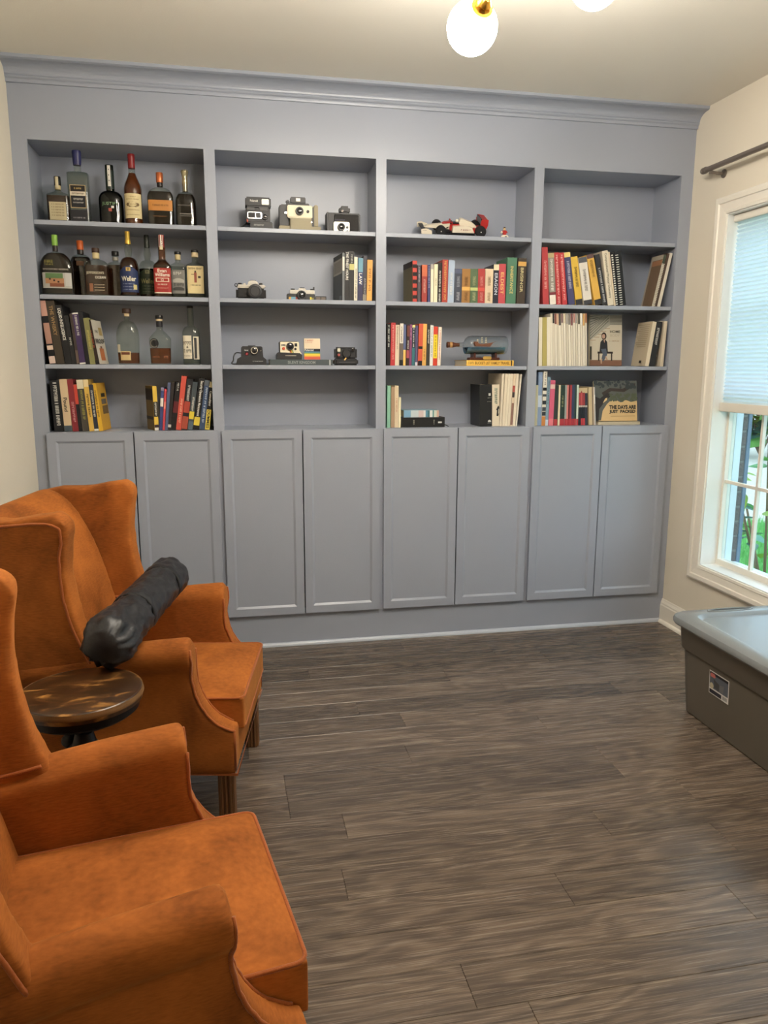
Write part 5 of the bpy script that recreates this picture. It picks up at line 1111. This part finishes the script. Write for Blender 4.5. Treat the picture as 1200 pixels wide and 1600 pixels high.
# 2 beige folding camera
u = thing('folding_camera', 'beige folding instant camera with ivory face and bellows', 'camera', (1.187, .075, Z1 + .0004))
P(u, 'bed', box(BM(), .002, .203, -.02, .06, 0, .022, .003), BEIGE); P(u, 'front_door', box(BM(), .056, .158, -.028, -.018, 0, .056, .002), BEIGE); P(u, 'back_case', box(BM(), .010, .190, .045, .085, .004, .126, .006), BEIGE)
P(u, 'bellows', box(BM(), .012, .050, -.002, .045, .022, .122, .004), BG); P(u, 'bellows', box(BM(), .160, .176, .0, .045, .022, .112, .004), BG); P(u, 'side_arm', box(BM(), .172, .192, -.004, .06, .022, .124, .004), BEIGE); P(u, 'side_arm', box(BM(), .006, .016, -.006, .06, .022, .118, .003), BG)
P(u, 'lens_plate', box(BM(), .042, .162, -.024, -.006, .058, .116, .004), IVORY); lens(u, .100, .088, -.024, .019, .014, BG); lens(u, .140, .088, -.024, .007, .005, BG)
P(u, 'rangefinder', box(BM(), .060, .132, -.008, .04, .128, .156, .003), BG); P(u, 'rangefinder_window', box(BM(), .086, .106, -.010, -.006, .136, .150), mat('flash_lens')); P(u, 'rangefinder_mount', box(BM(), .040, .150, .0, .05, .116, .130, .003), BG); P(u, 'focus_knob', box(BM(), .038, .056, -.004, .02, .128, .142, .004), BG)
for k in range(7): P(u, 'rivet', ball(BM(), (.056 + .015 * k, -.0225, .0555), .0024, 8, 6), IVORY)
P(u, 'latch', box(BM(), .030, .042, -.012, -.004, .078, .086, .002), CHR); P(u, 'latch', box(BM(), .152, .160, -.03, -.024, .036, .044, .002), CHR)
# 3 boxy camera
u = thing('box_camera', 'black boxy instant camera with silver lens plate', 'camera', (1.426, .075, Z1 + .0004))
P(u, 'body', box(BM(), 0, .160, .0, .08, 0, .094, .005), BP); P(u, 'side_rim', box(BM(), -.004, .006, .002, .082, .002, .096, .002), BG); P(u, 'face_panel', box(BM(), .030, .150, -.003, .002, .008, .086, .004), LEATH); P(u, 'viewfinder', box(BM(), .060, .112, .006, .06, .092, .129, .010), BP); P(u, 'finder_eye', box(BM(), .066, .078, .002, .008, .098, .108), LENS)
P(u, 'lens_plate', box(BM(), .026, .104, -.020, .0, .0, .049, .003), mat('silver_plate', (186, 182, 170), .35, .4)); lens(u, .062, .024, -.020, .018, .016, BG); lens(u, .092, .024, -.020, .006, .004, BG); lens(u, .092, .009, -.020, .003, .003, BG)
text('#8', (90, 88, 112), u, .058, .060, .05, .008, -.0036)
P(u, 'strap', tube(BM(), curve_pts([(.004, .03, .03), (-.012, .02, .01), (-.022, .015, .0045), (-.030, .025, .0045)], 4), .004, 6), BP)
# SLR
u = thing('film_camera', 'black and chrome film camera with lens cap on', 'camera', (.975, .075, Z2 + .0004))
P(u, 'body', box(BM(), .002, .146, .0, .042, 0, .056, .010, 4), LEATH); P(u, 'top_plate', box(BM(), .004, .144, .001, .041, .054, .070, .005), CHR); P(u, 'prism_housing', prism(BM(), [(.056, .06), (.112, .06), (.106, .082), (.094, .088), (.074, .088), (.062, .082)], 'y', -.006, .036), CHR); P(u, 'hot_shoe', box(BM(), .072, .098, .008, .03, .087, .091, .001), BP)
lens(u, .092, .036, -.0, .0345, .030, CHR, 'lens_mount', False); P(u, 'lens_cap', lathe(BM(), [(.034, 0), (.034, .022), (.031, .027), (.024, .028), (.022, .026), (.001, .026)], seg=32, mx=T(.092, -.012, .036) @ RX(90)), BP, 35)
P(u, 'dial', lathe(BM(), [(.009, .07), (.009, .078), (.007, .080)], .122, .02, 18), BP, 35); P(u, 'dial', lathe(BM(), [(.010, .07), (.010, .076), (.008, .078)], .022, .02, 18), BP, 35); P(u, 'winder', box(BM(), .038, .05, .005, .03, .070, .076, .001), CHR); P(u, 'strap_lug', tube(BM(), [(.004 + .007 * math.cos(a), .0, .066 + .007 * math.sin(a)) for a in [2 * PI * k / 12 for k in range(12)]], .002, 6, True), BP)
# small camera with picture strip
u = thing('toy_camera', 'small silver and black brick-built camera with colour stripe', 'toy camera', (1.222, .075, Z2 + .0004))
P(u, 'body', box(BM(), .0, .138, .0, .045, 0, .032, .003), BP); P(u, 'top_plate', box(BM(), .014, .136, .002, .043, .032, .050, .002), CHR); P(u, 'finder_hump', box(BM(), .056, .092, -.002, .04, .034, .058, .003), CHR); P(u, 'hot_shoe', box(BM(), .064, .086, .006, .034, .058, .062), BP)
lens(u, .070, .024, .0, .023, .024, BP); P(u, 'dial', lathe(BM(), [(.010, .05), (.010, .057)], .030, .02, 16), BP, 35); P(u, 'dial', lathe(BM(), [(.009, .05), (.009, .057)], .124, .02, 16), BP, 35); P(u, 'rewind_post', box(BM(), .130, .136, .01, .03, .05, .066), BP)
for a, c in ((.008, (226, 170, 70)), (.019, (112, 172, 200)), (.030, (112, 172, 200)), (.041, (196, 76, 62))): P(u, 'stripe', box(BM(), a, a + .0112, -.004, .0, .003, .016), flat(c))
P(u, 'stripe', box(BM(), .112, .119, -.003, .0, .003, .017), flat((236, 220, 60))); P(u, 'stripe', box(BM(), .119, .130, -.003, .0, .003, .014), flat((150, 140, 60)))
s = thing('film_strip', 'short dark film strip standing beside the toy camera', 'film strip', (1.361, .078, Z2 + .0004)); P(s, 'frame_bar', box(BM(), 0, .054, 0, .006, 0, .004), BP); P(s, 'frame_bar', box(BM(), 0, .054, 0, .006, .018, .022), BP)
for x in (0, .025, .050): P(s, 'divider', box(BM(), x, x + .004, 0, .006, .004, .018), BP)
for x in (.004, .029): P(s, 'picture', box(BM(), x, x + .021, .002, .004, .004, .018), flat((120, 108, 98)))
# 4 black instant camera
u = thing('instant_camera', 'black instant camera with red button and wrist strap', 'camera', (.962, .070, Z3 + .0004))
P(u, 'base', prism(BM(), [(.004, 0), (.152, 0), (.152, .026), (.138, .038), (.03, .040), (.012, .030)], 'y', -.014, .085), BP); P(u, 'body', prism(BM(), [(.030, .034), (.138, .034), (.134, .086), (.128, .090), (.038, .090), (.032, .084)], 'y', -.002, .06), BP); P(u, 'hump', box(BM(), .062, .104, .006, .05, .088, .094, .003), BP)
lens(u, .094, .070, -.002, .0185, .012, CHR); P(u, 'shutter_button', box(BM(), .050, .066, -.006, .0, .046, .062, .004), flat((200, 70, 76))); P(u, 'sensor', ball(BM(), (.120, -.002, .080), .004, 10, 6), LENS); P(u, 'sensor', ball(BM(), (.126, -.002, .068), .0035, 10, 6), CHR)
text('Polaroid', (226, 224, 220), u, .056, .071, .018, .006, -.0028); text('#12', (200, 198, 192), u, .110, .018, .05, .004, -.0150)
P(u, 'wrist_strap', tube(BM(), curve_pts([(.03, .04, .058), (.006, .02, .058), (-.006, .01, .040), (-.008, -.002, .022), (-.016, -.006, .008), (-.004, -.01, .004), (.01, -.012, .006)], 5), .0032, 6), BP)
# 5 white instant camera on the slate book
zb = Z3 + .0282
u = thing('instant_camera', 'white-faced instant camera with rainbow stripe on the slate book', 'camera', (1.166, .072, zb + .0004))
P(u, 'base', prism(BM(), [(.0, 0), (.122, 0), (.124, .020), (.112, .030), (.008, .034), (.0, .022)], 'y', -.012, .09), BP); P(u, 'body', box(BM(), .014, .108, .002, .07, .026, .088, .005), BP)
P(u, 'face', prism(BM(), [(.017, .027), (.123, .027), (.117, .033), (.110, .044), (.109, .080), (.106, .085), (.020, .085), (.017, .082)], 'y', -.008, .003), IVORY)
lens(u, .065, .063, -.008, .0185, .012, BP); P(u, 'shutter_button', lathe(BM(), [(.0075, 0), (.0075, .004), (.006, .006)], .0, .0, 18, mx=T(.033, -.008, .052) @ RX(90)), flat((214, 84, 50))); P(u, 'dial', lathe(BM(), [(.006, 0), (.006, .004)], 0, 0, 16, mx=T(.091, -.008, .050) @ RX(90)), BP); P(u, 'viewfinder', box(BM(), .087, .100, -.010, -.007, .062, .078), BP); P(u, 'name_plate', box(BM(), .022, .042, -.0095, -.007, .065, .072), BP); text('Polaroid', (226, 220, 206), u, .032, .0685, .017, .004, -.0100)
for k, c in enumerate(((222, 78, 50), (236, 150, 50), (240, 206, 80), (120, 160, 80))):
    P(u, 'rainbow_stripe', poly(BM(), [(.060 + .0042 * k, .046), (.064 + .0042 * k, .046), (.069 + .0042 * k, .036), (.069 + .0042 * k, .0275), (.065 + .0042 * k, .0275), (.065 + .0042 * k, .036)], -.0086), flat(c))
P(u, 'film_slot', box(BM(), .040, .094, -.0135, -.011, .016, .020), CHR)
# film box
u = thing('film_box', 'small upright film pack box with rainbow stripes', 'box', (1.301, .068, zb + .0004)); P(u, 'carton', box(BM(), 0, .079, 0, .02, 0, .102), flat((236, 216, 184)))
for a, b_, c in ((.0, .0125, (232, 96, 72)), (.0125, .0175, (240, 160, 60)), (.0175, .0275, (246, 206, 60)), (.0275, .0325, (140, 180, 80)), (.0325, .039, (90, 140, 170)), (.039, .052, (40, 44, 56))): P(u, 'stripe', rect(BM(), .0, .079, a, b_, -.0004), flat(c))
text('Polaroid', (236, 234, 230), u, .024, .0455, .044, .009, -.0010); text('#7', (222, 110, 90), u, .026, .092, .038, .007, -.0008); text('#9', (222, 130, 110), u, .022, .083, .034, .004, -.0008)
# 6 rounded black instant camera
u = thing('instant_camera', 'rounded black instant camera with white flash window', 'camera', (1.454, .070, Z3 + .0004))
P(u, 'base', box(BM(), .0, .118, -.010, .09, 0, .034, .008, 3), BP); P(u, 'body', box(BM(), .004, .114, .0, .075, .028, .090, .010, 3), BP); P(u, 'flash', box(BM(), .010, .030, -.004, .002, .064, .086, .004), mat('flash_lens')); P(u, 'shutter_button', lathe(BM(), [(.007, 0), (.007, .004), (.005, .006)], 0, 0, 18, mx=T(.020, .0, .051) @ RX(90)), flat((186, 90, 84)))
lens(u, .092, .078, .0, .011, .006, BP); P(u, 'lens_barrel', lathe(BM(), [(.024, 0), (.022, .012), (.018, .014), (.017, .011), (.001, .011)], 0, 0, 28, mx=T(.060, .002, .058) @ RX(90)), BP, 35)
P(u, 'logo_mark', poly(BM(), [(.044, .026), (.050, .024), (.059, .038), (.054, .042)], -.0106), flat((236, 180, 90))); P(u, 'film_slot', box(BM(), .02, .1, -.0115, -.009, .012, .015), BG)
# ================================================================ TOY RACING CAR
WHT = flat((232, 222, 198), .35); RED = flat((196, 42, 40), .35); BLKP = flat((30, 30, 32), .35)
u = thing('toy_race_car', 'red and white model racing car tilted on its shelf', 'toy car', mw=T(1.900, .085, Z1 + .0006) @ RZ(-3) @ RX(0))
tilt = RX(24)
def C(nm, bm, m, sm=0):
    o = P(u, nm, bm, m, sm); o.matrix_local = tilt; return o
def wheel(x, y, r, w):
    o = C('wheel', lathe(BM(), [(r * .62, -w / 2), (r * .95, -w / 2), (r, -w * .36), (r, w * .36), (r * .95, w / 2), (r * .62, w / 2)], seg=28, mx=T(x, y, r) @ RX(90)), flat((32, 32, 34), .6), 40)
    obj('rim', lathe(BM(), [(r * .60, 0), (r * .56, w * .42), (r * .2, w * .36), (.001, w * .44)], seg=20, mx=T(x, y, r) @ RX(90)), flat((120, 120, 120), .35), o)
    ball_ = BM(); box(ball_, x - r * .1, x + r * .1, y - w * .52, y - w * .3, r * .9, r * 1.1); obj('wheel_nut', ball_, flat((216, 214, 206)), o)
for x, r in ((.096, .0255), (.300, .0275)):
    for y in (.016, .130): wheel(x, y, r, .030 if r > .026 else .026)
    C('axle', cyl(BM(), (x, .016, r), (x, .13, r), .004, seg=8), BLKP)
C('floor_pan', box(BM(), .10, .315, .040, .106, .010, .018), BLKP); C('floor_pan', box(BM(), .150, .275, .022, .124, .010, .016), BLKP)
C('nose', prism(BM(), [(.018, .030), (.150, .022), (.150, .052), (.110, .048), (.030, .038)], 'y', .060, .086), WHT); C('nose_stripe', prism(BM(), [(.110, .0485), (.150, .0525), (.152, .060), (.124, .056)], 'y', .058, .088), RED)
C('front_wing', box(BM(), .004, .046, .010, .136, .014, .019, .001), WHT); C('front_wing', box(BM(), .0, .022, .004, .142, .026, .030, .001), BLKP)
for y in (.004, .139): C('wing_plate', prism(BM(), [(-.004, .010), (.050, .010), (.048, .028), (.016, .038), (-.006, .034)], 'y', y, y + .003), WHT)
C('cockpit', box(BM(), .148, .200, .050, .096, .018, .050, .004), RED); C('cockpit_rim', box(BM(), .160, .198, .056, .090, .048, .056, .003), BLKP); C('windscreen', prism(BM(), [(.148, .05), (.160, .05), (.160, .062)], 'y', .058, .088), BLKP)
C('driver_helmet', ball(BM(), (.186, .073, .062), .0085, 14, 10), WHT); C('mirror', box(BM(), .152, .158, .040, .050, .056, .064), RED); C('mirror', box(BM(), .152, .158, .096, .106, .056, .064), RED)
for a, b_ in ((.024, .050), (.096, .122)): C('side_pod', prism(BM(), [(.158, .016), (.272, .016), (.258, .040), (.235, .046), (.160, .044)], 'y', a, b_), WHT); C('pod_tail', prism(BM(), [(.258, .016), (.292, .018), (.286, .036), (.268, .038)], 'y', a + .003, b_ - .002), RED)
C('engine_cover', prism(BM(), [(.198, .018), (.286, .018), (.286, .042), (.262, .058), (.214, .074), (.200, .074), (.196, .058)], 'y', .058, .088), WHT); C('gearbox', box(BM(), .284, .322, .060, .086, .020, .040, .003), RED)
for y in (.022, .121): C('rear_wing_plate', prism(BM(), [(.300, .038), (.330, .038), (.337, .056), (.337, .082), (.304, .086), (.297, .068)], 'y', y, y + .004), RED)
C('rear_wing', box(BM(), .301, .334, .026, .121, .077, .083, .001), RED); C('rear_wing', box(BM(), .306, .335, .026, .121, .064, .069, .001), WHT); C('wing_beam', box(BM(), .299, .304, .026, .121, .058, .086, .001), BLKP); C('wing_number', box(BM(), .3335, .336, .05, .09, .066, .083), WHT)
for x0_, x1_ in ((.096, .12), (.10, .148)): C('suspension', cyl(BM(), (x0_, .020, .026), (x1_, .066, .034), .002, seg=6), BLKP); C('suspension', cyl(BM(), (x0_, .126, .026), (x1_, .080, .034), .002, seg=6), BLKP)
P(u, 'display_wedge', prism(BM(), [(.030, 0), (.115, 0), (.115, .052), (.030, .0125)], 'x', .13, .28), BLKP)
text('#7', (150, 60, 56), u, .225, .030, .05, .008, 0, mx=tilt @ T(0, .0232, 0)); 
# figurine with trophy base
u = thing('toy_figure', 'tiny red-suited toy driver figure on a white plinth', 'figurine', (2.306, .075, Z1 + .0004))
P(u, 'plinth', prism(BM(), [(0, 0), (.046, 0), (.040, .010), (.034, .018), (.010, .018), (.004, .010)], 'y', -.012, .016), WHT); P(u, 'number_plate', poly(BM(), [(.016, .002), (.032, .002), (.030, .012), (.022, .012)], -.0124), flat((70, 70, 66)))
P(u, 'legs', box(BM(), .014, .030, -.004, .006, .018, .026), RED); P(u, 'torso', prism(BM(), [(.013, .026), (.031, .026), (.028, .042), (.016, .042)], 'y', -.004, .006), RED); P(u, 'head', lathe(BM(), [(.004, .042), (.0062, .044), (.0062, .052), (.004, .054)], .022, .001, 16), flat((226, 190, 130)), 40); P(u, 'hair', lathe(BM(), [(.0066, .050), (.0066, .054), (.004, .058), (.001, .059)], .022, .002, 16), flat((74, 50, 34)), 40)
P(u, 'arm', cyl(BM(), (.014, 0, .040), (.007, -.004, .030), .003, seg=8), RED); P(u, 'arm', cyl(BM(), (.030, 0, .040), (.036, -.003, .029), .003, seg=8), RED); P(u, 'helmet', ball(BM(), (.005, -.006, .031), .0055, 12, 8), WHT)
# ================================================================ SHIP IN A BOTTLE
zs_ = Z3 + .0290
u = thing('ship_in_bottle', 'clear bottle on its side with a small sailing ship inside', 'ornament', (2.13, .12, zs_ + .0004))
HW = mat('ship_wood', (128, 70, 44), .5, noise=.2, nscale=30); DW = mat('stand_wood', (70, 34, 24), .35, noise=.2, nscale=30); R_ = .048; ax = .078
mxb = T(.235, 0, ax) @ RY(-90)
P(u, 'glass_bottle', lathe(BM(), [(.030, -.006), (.044, -.004), (R_, .004), (R_, .185), (.044, .204), (.034, .216), (.022, .222), (.014, .228), (.0115, .236), (.0115, .262)], seg=40, mx=mxb, cap1=False), glass_mat('ornament_glass', (240, 244, 244), 1.6), 45)
P(u, 'stopper', lathe(BM(), [(.0085, .250), (.010, .268), (.0125, .280), (.0145, .284), (.0145, .310), (.0160, .311), (.0160, .316), (.013, .318)], seg=24, mx=mxb), mat('stopper_brown', (96, 52, 32), .35), 40); P(u, 'stopper_band', lathe(BM(), [(.0150, .290), (.0150, .303)], seg=24, mx=mxb, cap0=False, cap1=False), mat('stopper_tan', (190, 146, 90), .4), 40)
wv = BM(); seg = 24; nx = 14; rows = []
for i in range(nx + 1):
    x = .018 + .205 * i / nx; row = []
    for k in range(13):
        a = PI + PI * k / 12; row.append(wv.verts.new((x, .0455 * math.cos(a), ax + (.0455 * math.sin(a) if 0 < k < 12 else -.012) if True else 0)))
    for k in range(1, 12):
        y = .044 * math.cos(2 * PI * 0 + PI * (1 - k / 12)); row.append(wv.verts.new((x, -.0455 + .091 * (12 - k) / 12 if False else .0455 * (1 - 2 * k / 12), ax - .014 + .004 * math.sin(i * 1.9 + k * 1.3))))
    rows.append(row)
for a, b_ in zip(rows[:-1], rows[1:]):
    n_ = len(a)
    for k in range(n_): wv.faces.new((a[k], a[(k + 1) % n_], b_[(k + 1) % n_], b_[k]))
P(u, 'sea', wv, mat('sea_blue', (70, 106, 132), .35, noise=.25, nscale=60), 60)
P(u, 'hull', prism(BM(), [(.072, -.006), (.150, -.008), (.168, .014), (.146, .010), (.100, .004), (.078, .012), (.062, .014)], 'y', -.012, .012, T(0, 0, ax)), HW); P(u, 'stern_cabin', box(BM(), .064, .086, -.011, .011, ax + .008, ax + .018, .002), HW)
for mxx, hh in ((.084, .030), (.108, .042), (.130, .040)):
    mt = P(u, 'mast', cyl(BM(), (mxx, 0, ax), (mxx, 0, ax + hh), .0012, seg=6), HW)
    for k in range(3):
        z = ax + hh * (.25 + .26 * k); w_ = .011 - .002 * k; bm = BM()
        v = [bm.verts.new(p) for p in ((mxx - w_ * .75, -w_ * .6 - .002, z), (mxx + w_ * .75, w_ * .6 - .002, z + .002), (mxx + w_ * .7, w_ * .5 - .002, z + hh * .22), (mxx - w_ * .7, -w_ * .5 - .002, z + hh * .2))]; bm.faces.new(v); obj('sail', bm, flat((236, 224, 194)), mt)
P(u, 'bowsprit', cyl(BM(), (.160, 0, ax + .010), (.186, 0, ax + .020), .001, seg=6), HW)
P(u, 'stand', box(BM(), .036, .200, -.028, .028, 0, .014, .003), DW)
for x in (.062, .178): P(u, 'cradle', prism(BM(), [(-.030, .012), (.030, .012), (.030, .034), (.020, .040), (.010, .0345), (0, .0325), (-.010, .0345), (-.020, .040), (-.030, .034)], 'x', x - .005, x + .005), DW)
P(u, 'name_plate', prism(BM(), [(.110, .004), (.150, .004), (.154, .012), (.148, .020), (.112, .020), (.106, .012)], 'y', -.0305, -.0278), mat('plate_brass', (196, 164, 90), .3, .6))
# ================================================================ LETTERING -> MESH
TC = {}
def text_mesh(s, bold=False):
    if (s, bold) in TC: return TC[s, bold]
    r = random.Random(hash_(s))
    if s.startswith('#'):            # lettering too small to read in the photograph: short strokes
        n = int(s[1:]); pts = []; x = 0.; faces = []
        for k in range(n):
            if k and r.random() < .18: x += .45
            w = .35 + .35 * r.random()
            for (a, b_, c, d) in ((0, .16, 0, 1), (w - .16, w, .0 if r.random() < .6 else .4, 1), (0, w, .42, .58) if r.random() < .6 else (0, w, .84, 1)):
                i = len(pts); pts += [(x + a, c), (x + b_, c), (x + b_, d), (x + a, d)]; faces.append((i, i + 1, i + 2, i + 3))
            x += w + .22
        TC[s, bold] = (pts, faces); return TC[s, bold]
    cu = bpy.data.curves.new('lettering', 'FONT'); cu.body = s; cu.resolution_u = 3; cu.offset = .05 if bold else .018; o = bpy.data.objects.new('tmp', cu); COL.objects.link(o)
    me = bpy.data.meshes.new_from_object(o.evaluated_get(bpy.context.evaluated_depsgraph_get()))
    TC[s, bold] = ([(v.co.x, v.co.y) for v in me.vertices], [tuple(p.vertices) for p in me.polygons])
    bpy.data.objects.remove(o); bpy.data.curves.remove(cu); bpy.data.meshes.remove(me)
    return TC[s, bold]
def hash_(s): return sum((i + 1) * ord(c) for i, c in enumerate(s))
for s, rgb, parent, cx, cz, w, h, y, vert, bend, nm, fit, mx in TXT:
    pts, faces = text_mesh(s, nm == 'cover_lettering')
    if not pts: continue
    xs = [p[0] for p in pts]; ys = [p[1] for p in pts]; x0, x1, y0, y1 = min(xs), max(xs), min(ys), max(ys)
    sx = w / max(1e-6, x1 - x0); sy = h / max(1e-6, y1 - y0); out = []
    for px, py in pts:
        a = (px - (x0 + x1) / 2) * sx; b_ = (py - (y0 + y1) / 2) * sy
        X, Z = (cx + b_, cz - a) if vert else (cx + a, cz + b_)
        v = Vector((X, bend(X, Z) if bend else y, Z)); out.append(tuple(mx @ v) if mx is not None else tuple(v))
    me = bpy.data.meshes.new(nm); me.from_pydata(out, [], faces); me.update()
    obj(nm, me, flat(rgb, .5), parent)
